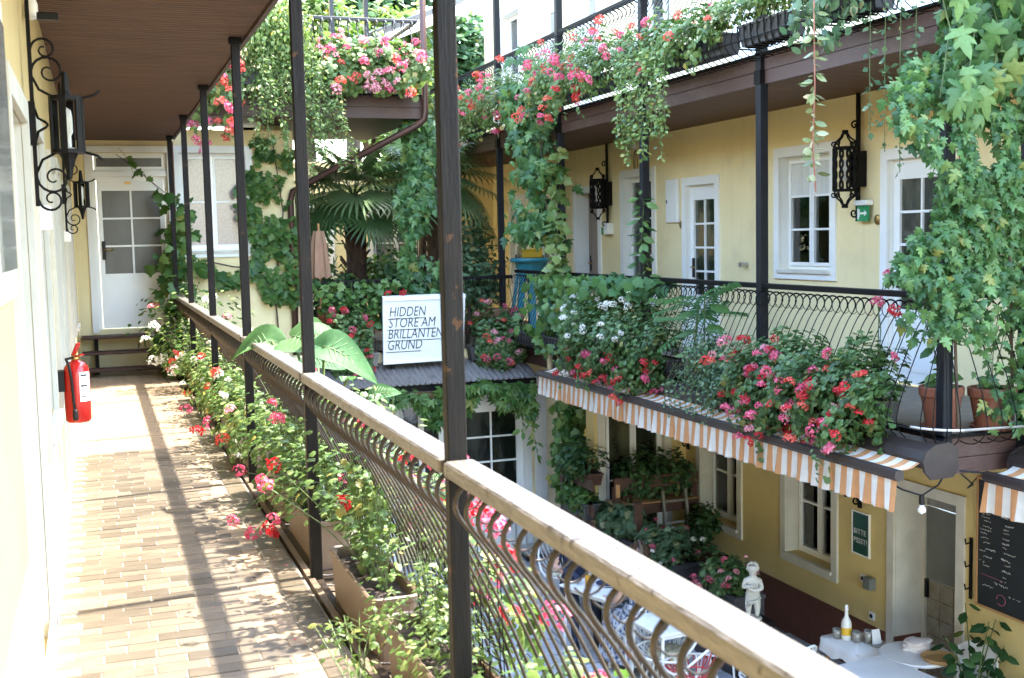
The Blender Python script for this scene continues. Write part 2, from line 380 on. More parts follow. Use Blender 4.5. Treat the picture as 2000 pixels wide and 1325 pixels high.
# ------------------------------------------------------------------ leaves
def np_mesh(name, V, F, tone=None, mats=()):
    """V (n,3), F (m,k) int array"""
    me = bpy.data.meshes.new(name); n = len(V); m, k = F.shape
    me.vertices.add(n); me.vertices.foreach_set('co', np.ascontiguousarray(V, np.float32).ravel())
    me.loops.add(m*k); me.loops.foreach_set('vertex_index', np.ascontiguousarray(F, np.int32).ravel())
    me.polygons.add(m); me.polygons.foreach_set('loop_start', np.arange(0, m*k, k, dtype=np.int32))
    if tone is not None:
        a = me.attributes.new('tone', 'FLOAT', 'POINT'); a.data.foreach_set('value', np.ascontiguousarray(tone, np.float32))
    for x in mats: me.materials.append(x)
    me.update(calc_edges=True); me.shade_smooth()
    return me
def tpl(vs, fs): return np.array(vs, float), np.array(fs, int)
def fan(outline, z=0., droop=0.):
    """leaf blade: outline points (x along the leaf, y across), fanned from a raised mid point; triangles"""
    vs = [(.42, 0, .05)]; n = len(outline)
    for x, y in outline: vs.append((x, y, z-droop*(x*x)-abs(y)*.12))
    return tpl(vs, [(0, 1+i, 1+(i+1) % n) for i in range(n)])
T_ROUND = fan([(.12, 0), (-.02, -.2), (.1, -.44), (.3, -.40), (.5, -.54), (.68, -.40), (.9, -.36), (.92, -.12), (1.04, .03), (.9, .2), (.86, .4), (.64, .42), (.46, .54), (.28, .4), (.06, .42), (0, .18)], droop=.18)
T_ROUND[0][:, 2] += .05*np.sin(T_ROUND[0][:, 0]*7+T_ROUND[0][:, 1]*9)
T_OVAL = fan([(0, 0), (.3, -.24), (.65, -.24), (1, 0), (.65, .24), (.3, .24)], droop=.08)
T_SMALL = tpl([(0, 0, 0), (.5, -.32, .04), (1, 0, -.05), (.5, .32, .04)], [(0, 1, 2), (0, 2, 3)])
T_IVY = fan([(.0, 0), (-.05, -.22), (.18, -.5), (.34, -.3), (.6, -.42), (.72, -.2), (1., 0), (.72, .2), (.6, .42), (.34, .3), (.18, .5), (-.05, .22)], droop=.08)
T_MAPLE = fan([(0, 0), (-.14, -.22), (.04, -.22), (.12, -.46), (.26, -.52), (.32, -.24), (.55, -.36), (.68, -.34), (.64, -.18), (.84, -.13), (1.1, .02), (.84, .15),
               (.62, .16), (.72, .36), (.5, .32), (.33, .2), (.24, .54), (.1, .42), (.06, .18), (-.14, .26)], droop=.38)
def digit():
    V = []; F = []
    for a in (-1.15, -.6, 0, .6, 1.15):
        L = 1 - .22*abs(a); o = len(V); c, s_ = math.cos(a), math.sin(a)
        for x, y, z in ((.05, 0, 0), (.5*L, -.17, .03), (L, 0, -.16*L), (.5*L, .17, .03)):
            V.append((x*c-y*s_, x*s_+y*c, z))
        F += [(o, o+1, o+2), (o, o+2, o+3)]
    return tpl(V, F)
T_DIGIT = digit()
def pinn():
    V = []; F = []
    for i in range(9):
        x = .12+.095*i; L = .24*math.sin(PI*(i+1.5)/11)+.05
        for sg in (-1, 1):
            o = len(V)
            V += [(x, 0, .05-.1*x*x), (x+.1, sg*L*.6, .03-.1*x*x), (x+.1, sg*L, -.03-.15*x*x), (x+.03, sg*L*.5, .02-.1*x*x)]
            F += [(o, o+1, o+2), (o, o+2, o+3)]
    return tpl(V, F)
T_PINN = pinn()
T_BLADE = tpl([(0, -.03, 0), (.35, -.05, .12), (.75, -.035, .1), (1, 0, -.05), (.75, .035, .1), (.35, .05, .12), (0, .03, 0)],
              [(0, 1, 6), (1, 5, 6), (1, 2, 5), (2, 4, 5), (2, 3, 4)])

def frames(D, Nn):
    D = D/(np.linalg.norm(D, axis=1, keepdims=True)+1e-9)
    Y = np.cross(Nn, D); Y /= (np.linalg.norm(Y, axis=1, keepdims=True)+1e-9)
    Z = np.cross(D, Y)
    return np.stack([D, Y, Z], axis=2)          # columns
def scatter(T, P, D, Nn, S):
    Tv, Tf = T; M = frames(D, Nn); n = len(P)
    V = np.einsum('nij,vj->nvi', M, Tv)*np.asarray(S)[:, None, None]+P[:, None, :]
    F = Tf[None]+(np.arange(n)*len(Tv))[:, None, None]
    return V.reshape(-1, 3), F.reshape(-1, Tf.shape[1])
def foliage(name, T, P, D, Nn, S, m, parent=None, tone=None, stuff=True, **kw):
    P = np.asarray(P, float)
    V, F = scatter(T, P, D, Nn, S)
    if tone is None: tone = rng.random(len(P))
    me = np_mesh(name, V, F, np.repeat(tone, len(T[0])), [m])
    return link(name, me, parent, kind='stuff' if stuff else None, **kw)
def leaf_objs(name, T, P, D, Nn, S, m, parent, **kw):
    """each leaf an object of its own that shares one mesh"""
    me = np_mesh(name, T[0], T[1], np.full(len(T[0]), .5), [m])
    M = frames(np.asarray(D, float), np.asarray(Nn, float))
    for i in range(len(P)):
        o = bpy.data.objects.new(name, me); COL.objects.link(o)
        w_ = Matrix([[*(M[i][r]*S[i]), P[i][r]] for r in range(3)]+[[0, 0, 0, 1]])
        o.parent = parent; o.matrix_parent_inverse = WINV[parent.name]; o.matrix_basis = w_
def unit(n):
    v = rng.normal(size=(n, 3)); return v/np.linalg.norm(v, axis=1, keepdims=True)

# flower heads: round umbels of little petals
HEADS = {}
def heads(colour):
    if colour in HEADS: return HEADS[colour]
    out = []
    for k in range(4):
        n = 46; d = unit(n); d[:, 2] = np.abs(d[:, 2])*1.0-.25; d /= np.linalg.norm(d, axis=1, keepdims=True)
        P = d*(.72+.28*rng.random((n, 1)))*np.array([1, 1, .85]); t = unit(n); D = np.cross(d, t)
        V1, F1 = scatter(T_SMALL, P-D*.22, D+d*.25, d, np.full(n, .50))
        D2 = np.cross(d, D); V2, F2 = scatter(T_SMALL, P-D2*.22, D2+d*.25, d, np.full(n, .48))
        V = np.concatenate([V1, V2]); F = np.concatenate([F1, F2+len(V1)])
        out.append(np_mesh('flower', V, F, np.repeat(rng.random(2*n), 4), [PET[colour]]))
    HEADS[colour] = out; return out
def flower_objs(P, r, colours, parent):
    """colours: list of (name, weight)"""
    names = [c for c, _ in colours]; w_ = np.array([x for _, x in colours], float); w_ /= w_.sum()
    for p in P:
        c = names[rng.choice(len(names), p=w_)]
        o = bpy.data.objects.new('flower', heads(c)[rng.integers(4)]); COL.objects.link(o)
        s = r*(.75+.5*rng.random()); o.parent = parent; o.matrix_parent_inverse = WINV[parent.name]
        o.location = p; o.rotation_euler = (rng.normal()*.5, rng.normal()*.5, rng.random()*6.3); o.scale = (s, s, s)

def box_plant(label, A, B, out, n, nf, colours, m=None, T=T_ROUND, size=.046, r=.26, th0=-70, th1=170, fr=.042, spill=0.,
              cat='flowers', name='geranium', group=None, clump=.35, up=.0, fl=(-50, 140), stems=True, fbias=1.):
    """bushy plant along a box from A to B. 'out' = outward unit vector; the cross section is a lobe from th0 (below the rim, outward) to th1"""
    A = Vector(A); B = Vector(B); m = m or LF_GER; out = np.array(out, float); L = (B-A).length
    t = thing(name, label, cat, tuple((A+B)/2), 0, group)
    a, b = np.array(A), np.array(B); ax = (b-a)/L
    ph = rng.random(6)*6.3
    def sec(u, th):
        lump = 1+clump*(np.sin(u*L*7+ph[0])*np.sin(th*2.2+ph[1])*.6+.5*np.sin(u*L*15+ph[2]+th*3)+.3*np.sin(u*L*27+ph[3]-th*5))
        R_ = r*lump*(1+spill*np.clip(-np.sin(th), 0, 1)+up*np.clip(np.sin(th), 0, 1))
        return R_*np.where((u < .06) | (u > .94), .72, 1)
    def pts(n, q0, t0, t1, bias=.45):
        u = rng.random(n)*1.04-.02; th = np.radians(t0+(t1-t0)*rng.random(n)); q = (q0+(1-q0)*rng.random(n)**bias)
        d = np.outer(np.cos(th), out)+np.outer(np.sin(th), [0, 0, 1.])
        return a+np.outer(u*L, ax)+d*(sec(u, th)*q)[:, None], d, u
    P, d, u = pts(n, .2, th0, th1)
    Nn = d+unit(n)*.55+np.array([0, 0, .45]); Dd = np.cross(Nn, unit(n))+d*.3
    S = size*(.6+.8*rng.random(n))
    foliage('foliage', T, P-Dd/np.linalg.norm(Dd, axis=1, keepdims=True)*S[:, None]*.5, Dd, Nn, S, m, t,
            tone=np.clip(.5+.28*rng.normal(size=n), 0, 1))
    if nf:
        P2, d2, u2 = pts(nf, .92, fl[0], fl[1], fbias); P2 = P2+d2*(.02+.05*rng.random((nf, 1)))
        flower_objs(P2, fr, colours, t)
        if stems:
            mb = MB()
            for p, uu in zip(P2, u2):
                base = a+ax*(uu*L)+np.array([0, 0, .02]); mid = (base+p)/2+np.array([0, 0, .03])
                mb.tube([base, mid, p], .0028, 3, cap=False)
            mb.build('flower_stems', STEM, t, kind='stuff')
    return t
def cloud(label, c, rad3, n, m, T=T_OVAL, size=.08, cat='shrub', name='shrub', hang=.0, hollow=.35, lumps=9, lump_r=.5, group=None, parent=None,
          trunk=None, upn=.5):
    """loose crown: leaf clumps spread through an ellipsoid"""
    c = np.array(c, float); rad3 = np.array(rad3, float)
    t = parent or thing(name, label, cat, (c[0], c[1], c[2]-rad3[2]), 0, group)
    cc = unit(lumps)*(rng.random((lumps, 1))**.5)*(1-lump_r*.6)
    w_ = .6+.8*rng.random(lumps); idx = rng.choice(lumps, n, p=w_/w_.sum())
    d = unit(n); q = (hollow+(1-hollow)*rng.random(n)**.5)[:, None]
    P = c+(cc[idx]+d*q*lump_r*(.6+.5*w_[idx])[:, None])*rad3
    Nn = d*.7+unit(n)*.6+np.array([0, 0, upn]); Dd = np.cross(Nn, unit(n))+np.array([0, 0, -hang])
    tone = np.clip(.5+.25*rng.normal(size=n)+.15*(w_[idx]-1), 0, 1)
    foliage('foliage', T, P, Dd, Nn, size*(.6+.8*rng.random(n)), m, t, tone=tone)
    if trunk:
        mb = MB(); z0, r0 = trunk
        base = np.array([c[0], c[1], z0])
        mb.tube([base, base*.5+c*.5+np.array([.05, .03, 0]), c], [r0, r0*.8, r0*.4], 8)
        for k in range(min(lumps, 7)):
            e = c+cc[k]*rad3; s0 = base*.35+c*.65
            mb.tube([s0, (s0+e)/2+unit(1)[0]*.08, e], [r0*.4, r0*.25, r0*.08], 5)
        mb.build('trunk', BARK, t, smooth=True)
    return t
def strand(label, pts, n, m, T=T_SMALL, size=.03, spread=.03, cat='trailing plant', name='trailing_plant', group=None, parent=None, stem=STEM, hang=.8,
           objs=False, sr=.003):
    """trailing shoots: list of polylines with leaves along them"""
    t = parent or thing(name, label, cat, tuple(pts[0][0]), 0, group)
    PP, DD = [], []; mb = MB()
    tot = sum(sum((Vector(l[i+1])-Vector(l[i])).length for i in range(len(l)-1)) for l in pts)
    for l in pts:
        mb.tube(l, sr, 4)
        ln = [(Vector(l[i+1])-Vector(l[i])).length for i in range(len(l)-1)]; k = max(2, int(n*sum(ln)/tot))
        for x in np.sort(rng.random(k))*sum(ln):
            i = 0
            while i < len(ln)-1 and x > ln[i]: x -= ln[i]; i += 1
            p = Vector(l[i]).lerp(Vector(l[i+1]), min(1, x/max(ln[i], 1e-6))); PP.append(p)
    P = np.array(PP); k = len(P); side = unit(k); side[:, 2] *= .4
    Dd = side+np.array([0, 0, -hang*.6]); Nn = unit(k)*.6+np.array([0, -.4, .6])
    P = P+side*spread*rng.random((k, 1)); S = size*(.6+.8*rng.random(k))
    if objs: leaf_objs('leaf', T, P, Dd, Nn, S, m, t)
    else: foliage('foliage', T, P, Dd, Nn, S, m, t)
    mb.build('stem', stem, t, kind='stuff' if len(pts) > 2 else None)
    return t
def gappy(P, k, f=5., rnd=.55, seed=0):
    """keep the k points that sit in the clumps of a smooth random field"""
    g = np.random.default_rng(seed+len(P)); v = np.zeros(len(P))
    for i in range(7): d = g.normal(size=3)*f*(.6+.35*i); v += np.sin(P@d+g.random()*6.3)/(1+.25*i)
    return P[np.argsort(-(v+rnd*rng.normal(size=len(P))))[:k]]
def creeper(label, sampler, n, m, m_o, T, size, facing, nobj=0, cat='climbing plant', name='climbing_vine', loc=None, stems=(), hang=.9, jit=.5, sr=.012, gap=1.5, gf=5.):
    """leaf curtain. sampler(k)->(P (k,3)); facing: outward normal; the nobj largest-showing leaves are objects of their own"""
    P = gappy(sampler(int(n*gap)), n, gf); facing = np.array(facing, float)
    t = thing(name, label, cat, loc if loc is not None else tuple(P.mean(0)))
    Dd = np.array([0, 0, -hang])+unit(n)*.65+facing*.25; Nn = facing+unit(n)*jit*1.5+np.array([0, 0, .35]); S = size*(.55+.75*rng.random(n))
    dep = P@facing; o = np.argsort(-(dep+S*2+rng.random(n)*.1)); a, b = o[:nobj], o[nobj:]
    if nobj: leaf_objs('leaf', T, P[a], Dd[a], Nn[a], S[a], m_o, t)
    foliage('foliage', T, P[b], Dd[b], Nn[b], S[b], m, t, tone=np.clip(.5+.27*rng.normal(size=len(b)), 0, 1))
    if stems:
        for l in stems: MB().tube(l, [sr*(1-.5*i/len(l)) for i in range(len(l))], 5).build('stem', BARK, t, smooth=True)
    return t

# ------------------------------------------------------------------ building helpers
def wall_cells(u0, u1, z0, z1, holes):
    us = sorted({u0, u1, *[h[0] for h in holes], *[h[1] for h in holes]}); us = [u for u in us if u0 <= u <= u1]
    zs = sorted({z0, z1, *[h[2] for h in holes], *[h[3] for h in holes]}); zs = [z for z in zs if z0 <= z <= z1]
    for i in range(len(us)-1):
        run = None
        for j in range(len(zs)-1):
            um, zm = (us[i]+us[i+1])/2, (zs[j]+zs[j+1])/2
            hole = any(h[0] < um < h[1] and h[2] < zm < h[3] for h in holes)
            if not hole:
                if run is None: run = [zs[j], zs[j+1]]
                else: run[1] = zs[j+1]
            if hole or j == len(zs)-2:
                if run: yield us[i], us[i+1], run[0], run[1]
                run = None
def wall_x(mb, x0, x1, y0, y1, z0, z1, holes=()):
    for a, b, c, d in wall_cells(y0, y1, z0, z1, holes): mb.box(x0, x1, a, b, c, d)
    return mb
def wall_y(mb, y0, y1, x0, x1, z0, z1, holes=()):
    for a, b, c, d in wall_cells(x0, x1, z0, z1, holes): mb.box(a, b, y0, y1, c, d)
    return mb
class Plane:
    """local frame on a facade: u along the wall, d outward from it"""
    def __init__(s, axis, pos, sign): s.axis, s.pos, s.sign = axis, pos, sign
    def box(s, mb, u0, u1, d0, d1, z0, z1):
        a, b = sorted((s.pos+s.sign*d0, s.pos+s.sign*d1))
        if s.axis == 'x': mb.box(a, b, u0, u1, z0, z1)
        else: mb.box(u0, u1, a, b, z0, z1)
    def pt(s, u, d, z):
        return (s.pos+s.sign*d, u, z) if s.axis == 'x' else (u, s.pos+s.sign*d, z)
def frame4(pl, mb, u0, u1, z0, z1, w_, d0, d1, bottom=True):
    pl.box(mb, u0, u0+w_, d0, d1, z0, z1); pl.box(mb, u1-w_, u1, d0, d1, z0, z1)
    pl.box(mb, u0+w_, u1-w_, d0, d1, z1-w_, z1)
    if bottom: pl.box(mb, u0+w_, u1-w_, d0, d1, z0, z0+w_)
def surround(pl, house, u0, u1, z0, z1, w_=.12, m=WHITE, depth=.28, bottom=True, name='surround', lining=True):
    """plaster band round an opening, its lining in the reveal"""
    mb = MB(); frame4(pl, mb, u0-w_, u1+w_, z0-(w_ if bottom else 0), z1+w_, w_, -.002, .025, bottom)
    if lining:
        e = .004
        pl.box(mb, u0-.002, u0+e, -depth, -.003, z0, z1); pl.box(mb, u1-e, u1+.002, -depth, -.003, z0, z1)
        pl.box(mb, u0+e, u1-e, -depth, -.003, z1-e, z1+.002)
    return mb.build(name, m, house)
def casement(pl, house, u0, u1, z0, z1, rec=.2, rows=3, leaves=2, glass=None, fw=.036, m=None, blind=0., sill=True, name='window', cols=1, room=None):
    """window in an opening: outer frame, one sash per leaf with its own bars and panes, sill"""
    glass = GLASSC if room else (glass or GLASS); m = m or WHITE2; mb = MB()
    frame4(pl, mb, u0, u1, z0, z1, fw, -rec-.07, -rec)
    win = part_inv(mb.build(name, m, house))
    if room: interior(pl, win, u0, u1, z0, z1, rec, room)
    lw = (u1-u0-2*fw)/leaves
    for k in range(leaves):
        a = u0+fw+k*lw+.003; b = a+lw-.006; mb = MB(); frame4(pl, mb, a, b, z0+fw+.003, z1-fw-.003, fw, -rec-.05, -rec+.018)
        zi0, zi1 = z0+2*fw, z1-2*fw
        for r in range(1, rows):
            z = zi0+(zi1-zi0)*r/rows; pl.box(mb, a+fw, b-fw, -rec-.03, -rec+.008, z-.011, z+.011)
        for c in range(1, cols):
            u = a+fw+(b-a-2*fw)*c/cols; pl.box(mb, u-.011, u+.011, -rec-.032, -rec+.01, zi0, zi1)
        mb.build('sash', m, win)
        mb = MB(); pl.box(mb, a+fw-.004, b-fw+.004, -rec-.02, -rec-.012, z0+2*fw-.004, z1-2*fw+.004); mb.build('pane', glass, win)
        if blind:
            mb = MB(); pl.box(mb, a+fw, b-fw, -rec-.011, -rec-.006, zi1-(zi1-zi0)*blind, zi1); mb.build('blind', CURT, win)
    if sill:
        mb = MB(); pl.box(mb, u0-.02, u1+.02, -rec, .05, z0-.035, z0-.002); mb.build('sill', GREYW, win)
    return win
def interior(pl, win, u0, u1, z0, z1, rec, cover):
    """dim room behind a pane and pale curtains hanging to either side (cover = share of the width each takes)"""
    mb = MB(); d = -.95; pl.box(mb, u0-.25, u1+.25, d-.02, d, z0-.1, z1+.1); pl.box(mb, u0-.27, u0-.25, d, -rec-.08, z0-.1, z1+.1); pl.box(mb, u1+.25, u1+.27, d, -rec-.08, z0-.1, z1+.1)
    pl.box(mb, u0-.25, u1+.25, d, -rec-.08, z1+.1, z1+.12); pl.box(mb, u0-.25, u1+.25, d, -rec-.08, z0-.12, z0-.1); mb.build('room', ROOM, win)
    for sg, c in zip((1, -1), cover):
        if c <= 0: continue
        w_ = (u1-u0)*c; a = u0 if sg > 0 else u1; N = 22; V = []
        for i in range(N+1):
            u = a+sg*w_*i/N; q = .025*math.sin(i*1.9)+.012*math.sin(i*.7+1)
            for z in (z0-.05, z1+.05): V.append(pl.pt(u, -rec-.14+q*(1 if z > z1 else 1.25), z))
        MB()._add(V, [(2*i, 2*i+2, 2*i+3, 2*i+1) for i in range(N)]).build('curtain', CURT, win, smooth=True)
def door_leaf(pl, house, u0, u1, z0, z1, rec=.2, glaze=(.45, .95), rows=3, cols=2, m=None, glass=None, handle=None, name='door', fw=.04, plate=None):
    """door in an opening: frame, leaf, glazed grid, lower panel, handle"""
    m = m or WHITE2; glass = glass or GLASSL; mb = MB()
    frame4(pl, mb, u0, u1, z0, z1, fw, -rec-.07, -rec, False)
    d = part_inv(mb.build(name, m, house)); a, b, c, e = u0+fw+.004, u1-fw-.004, z0+.01, z1-fw-.004
    mb = MB(); H = e-c; s = .06
    if glaze:
        g0, g1 = c+H*glaze[0], c+H*glaze[1]
        for x in ((a, a+s, c, e), (b-s, b, c, e), (a+s, b-s, g1, e), (a+s, b-s, c, g0)): pl.box(mb, x[0], x[1], -rec-.05, -rec+.01, x[2], x[3])
        for r in range(1, rows): z = g0+(g1-g0)*r/rows; pl.box(mb, a+s, b-s, -rec-.035, -rec+.004, z-.012, z+.012)
        for k in range(1, cols): u = a+s+(b-a-2*s)*k/cols; pl.box(mb, u-.012, u+.012, -rec-.036, -rec+.005, g0, g1)
        pl.box(mb, a+s*.8, b-s*.8, -rec+.01, -rec+.018, c+.12, g0-.1)
    else:
        pl.box(mb, a, b, -rec-.05, -rec+.01, c, e); frame4(pl, mb, a+s, b-s, c+.14, c+H*.45, .02, -rec+.01, -rec+.018); frame4(pl, mb, a+s, b-s, c+H*.52, e-.12, .02, -rec+.01, -rec+.018)
    mb.build('leaf_panel', m, d)
    if glaze:
        mb = MB(); pl.box(mb, a+s-.004, b-s+.004, -rec-.024, -rec-.016, g0, g1); mb.build('pane', glass, d)
    if handle:
        u = a+.055 if handle == 'l' else b-.055; sg = 1 if handle == 'l' else -1; zc = c+1.02
        mb = MB(); pl.box(mb, u-.022, u+.022, -rec+.01, -rec+.026, zc-.13, zc+.11); mb.build('lock_plate', plate or BLACKP, d)
        mb = MB(); mb.tube([pl.pt(u, -rec+.02, zc), pl.pt(u, -rec+.06, zc), pl.pt(u+sg*.03, -rec+.07, zc), pl.pt(u+sg*.12, -rec+.065, zc-.005)], .009, 6); mb.build('handle', BRASS, d, smooth=True)
    return d
def spiral(c, r0, r1, a0, a1, n, plane):
    out = []
    for i in range(n+1):
        t = i/n; a = a0+(a1-a0)*t; r = r0+(r1-r0)*t
        u, z = c[0]+r*math.cos(a), c[1]+r*math.sin(a); out.append(plane(u, z))
    return out

# ================================================================== SETTING
mb = MB(); mb.box(-12, 16, -8, 36, -3.1, -2.86); structure('ground', mb, PAVEJ)
# courtyard paving slabs: irregular sizes, each a slab of its own in the part one can see
def paving():
    pv = structure('courtyard_paving', MB().box(1.3, 7.1, 4.5, 15.3, -2.86, -2.815), PAVEJ)
    WINV[pv.name] = Matrix.Identity(4)
    rest = MB(); tones = []; meshes = []
    for k in range(8):
        mb = MB(); j = [RN.uniform(-.03, .03) for _ in range(8)]; h = .0
        a, b = .5, .5
        vs = [(-a+j[0], -b+j[1], 0), (a+j[2], -b+j[3], 0), (a+j[4], b+j[5], 0), (-a+j[6], b+j[7], 0)]
        mb.prism(vs, (0, 0, 1)); meshes.append(mb.mesh('paving_slab', PAVE))
    y = 5.0; n = 0
    while y < 15.0:
        d = RN.choice((.3, .38, .45)); x = 1.4+RN.uniform(0, .3)
        while x < 6.9:
            w_ = RN.choice((.3, .45, .55, .62))
            if x > 2.6 and y > 7.3 and n < 300:
                o = bpy.data.objects.new('paving_slab', RN.choice(meshes)); COL.objects.link(o); o.parent = pv
                o.location = (x+w_/2, y+d/2, -2.82); o.scale = (w_-.02, d-.02, .02+RN.uniform(0, .004)); n += 1
            else: rest.box(x, x+w_-.02, y, y+d-.02, -2.82, -2.8+RN.uniform(0, .003))
            x += w_
        y += d
    o = rest.build('paving_slabs_beyond', PAVE, pv); o['kind'] = 'stuff'
paving()

def walkway():
    wk = structure('walkway', MB().box(-.25, .865, -3, 15.74, -.2, -.004), GROUT)
    WINV[wk.name] = Matrix.Identity(4)
    mb = MB(); mb.box(.885, .915, -3, 15.7, -.1, -.004); mb.build('edge_strip', KERB, wk)
    mb = MB(); mb.box(.866, 1.34, -3, 15.7, -.24, -.10); mb.build('ledge', KERB, wk)
    me = []
    for k in range(5):
        m_ = MB(); m_.cur = 0; j = RN.uniform(-.0015, .0015)
        vs = [(-.094, -.0435), (.094, -.0435), (.094, .0435), (-.094, .0435)]
        t = [(-.0915, -.041), (.0915, -.041), (.0915, .041), (-.0915, .041)]
        V = [(x, y, -.012) for x, y in vs]+[(x, y, -.002) for x, y in vs]+[(x, y, 0+j*(1 if i in (0, 1) else -1)) for i, (x, y) in enumerate(t)]
        F = [(8, 9, 10, 11)]+[(i, (i+1) % 4, 4+(i+1) % 4, 4+i) for i in range(4)]+[(4+i, 4+(i+1) % 4, 8+(i+1) % 4, 8+i) for i in range(4)]
        m_._add(V, F); me.append(m_.mesh('tile', TILE))
    border = MB().bbox(-.06, .06, -.117, .117, -.012, 0, .003).mesh('tile', TILE)
    rest = MB(); n = 0; PY = .093; PX = .196
    rows = int((15.7-.0)/PY)
    for i in range(rows):
        y = 2.9+i*PY
        if y > 15.68: break
        x = -.25-(0 if i % 2 else PX/2)+.02
        x -= .037*((i*7) % 3)/3
        while x < .72:
            a, b = max(x+.004, -.245), min(x+PX-.004, .722)
            if b-a > .03:
                if b-a > .18 and y > 3.6 and n < 262:
                    o = bpy.data.objects.new('tile', RN.choice(me)); COL.objects.link(o); o.parent = wk
                    o.location = ((a+b)/2, y, RN.uniform(-.0008, .0008)); n += 1
                else: rest.bbox(a, b, y-.0425, y+.0425, -.012, RN.uniform(-.0012, .0008), .0025)
            x += PX
    k = 0; y = 2.9
    while y < 15.6:
        if y > 3.5 and k < 36:
            o = bpy.data.objects.new('tile', border); COL.objects.link(o); o.parent = wk; o.location = (.793, y+.12, 0); k += 1
        else: rest.bbox(.733, .853, y, y+.234, -.012, 0, .003)
        y += .243
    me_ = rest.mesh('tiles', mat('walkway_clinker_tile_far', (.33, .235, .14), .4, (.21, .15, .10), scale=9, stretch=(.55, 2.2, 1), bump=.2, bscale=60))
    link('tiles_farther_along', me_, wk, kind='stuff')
walkway()

# ================================================================== LEFT HOUSE
LH = thing('yellow_house', 'yellow rendered house wall beside the tiled walkway under a brown soffit', 'house', (-.45, 6, 0))
pL = Plane('x', -.25, 1)
lh_holes = [(4.02, 4.98, .02, 2.1), (5.62, 6.55, .75, 2.15), (7.55, 8.35, .02, 2.1), (8.9, 9.6, .75, 2.15), (11.0, 11.9, .02, 2.1), (13.0, 13.9, .75, 2.15)]
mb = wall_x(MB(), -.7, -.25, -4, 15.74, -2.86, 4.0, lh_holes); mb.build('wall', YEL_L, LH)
mb = MB(); mb.box(-.7, 1.0, -4, 15.3, 3.06, 3.2); mb.build('upper_balcony_slab', FASC, LH)
mb = MB(); n = 0
y = -3.5
while y < 15.72:
    mb.box(-.25, .985, y, y+.046, 2.952, 2.972); y += .06
mb.build('soffit_boards', SOFF, LH, kind='stuff')
mb = MB(); mb.box(-.25, .985, -3.5, 15.73, 2.974, 3.058); mb.build('soffit_backing', IRON, LH)
mb = MB(); mb.box(.987, 1.015, -3.5, 15.3, 2.93, 3.22); mb.build('fascia', FASC, LH)
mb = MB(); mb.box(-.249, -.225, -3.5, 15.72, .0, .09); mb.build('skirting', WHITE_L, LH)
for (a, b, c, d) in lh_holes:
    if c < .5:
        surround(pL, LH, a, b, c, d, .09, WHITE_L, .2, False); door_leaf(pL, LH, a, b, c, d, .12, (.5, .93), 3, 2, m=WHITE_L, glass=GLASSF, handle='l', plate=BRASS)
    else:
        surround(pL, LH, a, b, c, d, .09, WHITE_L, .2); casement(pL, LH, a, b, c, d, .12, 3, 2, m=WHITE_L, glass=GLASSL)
# near open casement leaf and shutter
sh = part_inv(MB().box(-.246, -.222, 3.05, 3.72, 1.47, 2.32).build('shutter', GREYW, LH))
mb = MB(); mb.box(-.221, -.215, 3.12, 3.65, 1.55, 2.24); mb.build('pane', GLASSL, sh)

# ================================================================== END HOUSE
EH = thing('end_house', 'yellow house end with a raised white door and ivy beside the window', 'house', (1.1, 15.9, 0))
pE = Plane('y', 15.74, -1)
eh_holes = [(.0, .93, .53, 2.8), (1.08, 1.93, 1.52, 2.8)]
mb = wall_y(MB(), 15.745, 16.1, -.25, 2.57, -2.86, 3.1, eh_holes); mb.build('wall', YEL, EH)
mb = MB(); wall_x(mb, 2.2, 2.57, 16.1, 20.5, .1, 6.0, [(17.2, 18.4, .15, 2.3)]); mb.build('wall', YEL, EH)
mb = MB(); wall_y(mb, 16.4, 16.7, -.25, 2.2, 3.5, 5.2, []); mb.build('wall', YEL, EH)
surround(pE, EH, *eh_holes[1], .09, WHITE, .2); casement(pE, EH, *eh_holes[1], .12, 2, 2, glass=mat('lace_curtained_glass', (.32, .27, .26), .12, (.42, .36, .34), scale=60), blind=0)
# door with transom
mb = MB(); frame4(pE, mb, -.08, 1.01, .5, 2.88, .08, -.002, .03, False); mb.build('surround', WHITE, EH)
mb = MB(); pE.box(mb, .0, .93, -.2, -.04, 2.5, 2.56); mb.build('transom_bar', WHITE2, EH)
tw = part_inv(casement(pE, EH, .0, .93, 2.56, 2.8, .1, 1, 1, glass=GLASSF, sill=False, name='transom_window', fw=.03))
door_leaf(pE, EH, .0, .93, .53, 2.5, .12, (.37, .93), 3, 2, glass=GLASSF, handle='l', fw=.045)
mb = MB(); pE.box(mb, .40, .47, -.1, -.09, 2.4, 2.43); mb.build('number_plate', BRASS, EH)
# upper balcony of the end wing
mb = MB(); mb.box(1.05, 4.12, 14.9, 15.74, 3.2, 3.46); mb.box(2.2, 4.12, 15.74, 18.2, 3.2, 3.46); mb.box(1.05, 2.2, 15.74, 16.4, 3.2, 3.46); mb.build('balcony_floor', FASC, EH)
mb = MB(); mb.box(1.03, 4.14, 14.868, 14.898, 3.19, 3.33); mb.build('fascia', FASC, EH)
mb = MB(); mb.box(1.03, 4.14, 14.862, 14.898, 3.335, 3.475); mb.build('fascia', FASC, EH)
mb = MB(); mb.box(4.122, 4.15, 14.9, 18.2, 3.19, 3.475); mb.build('fascia', FASC, EH)
mb = MB(); mb.box(1.0, 4.17, 14.84, 14.9, 3.477, 3.5); mb.build('drip_edge', IRON, EH)

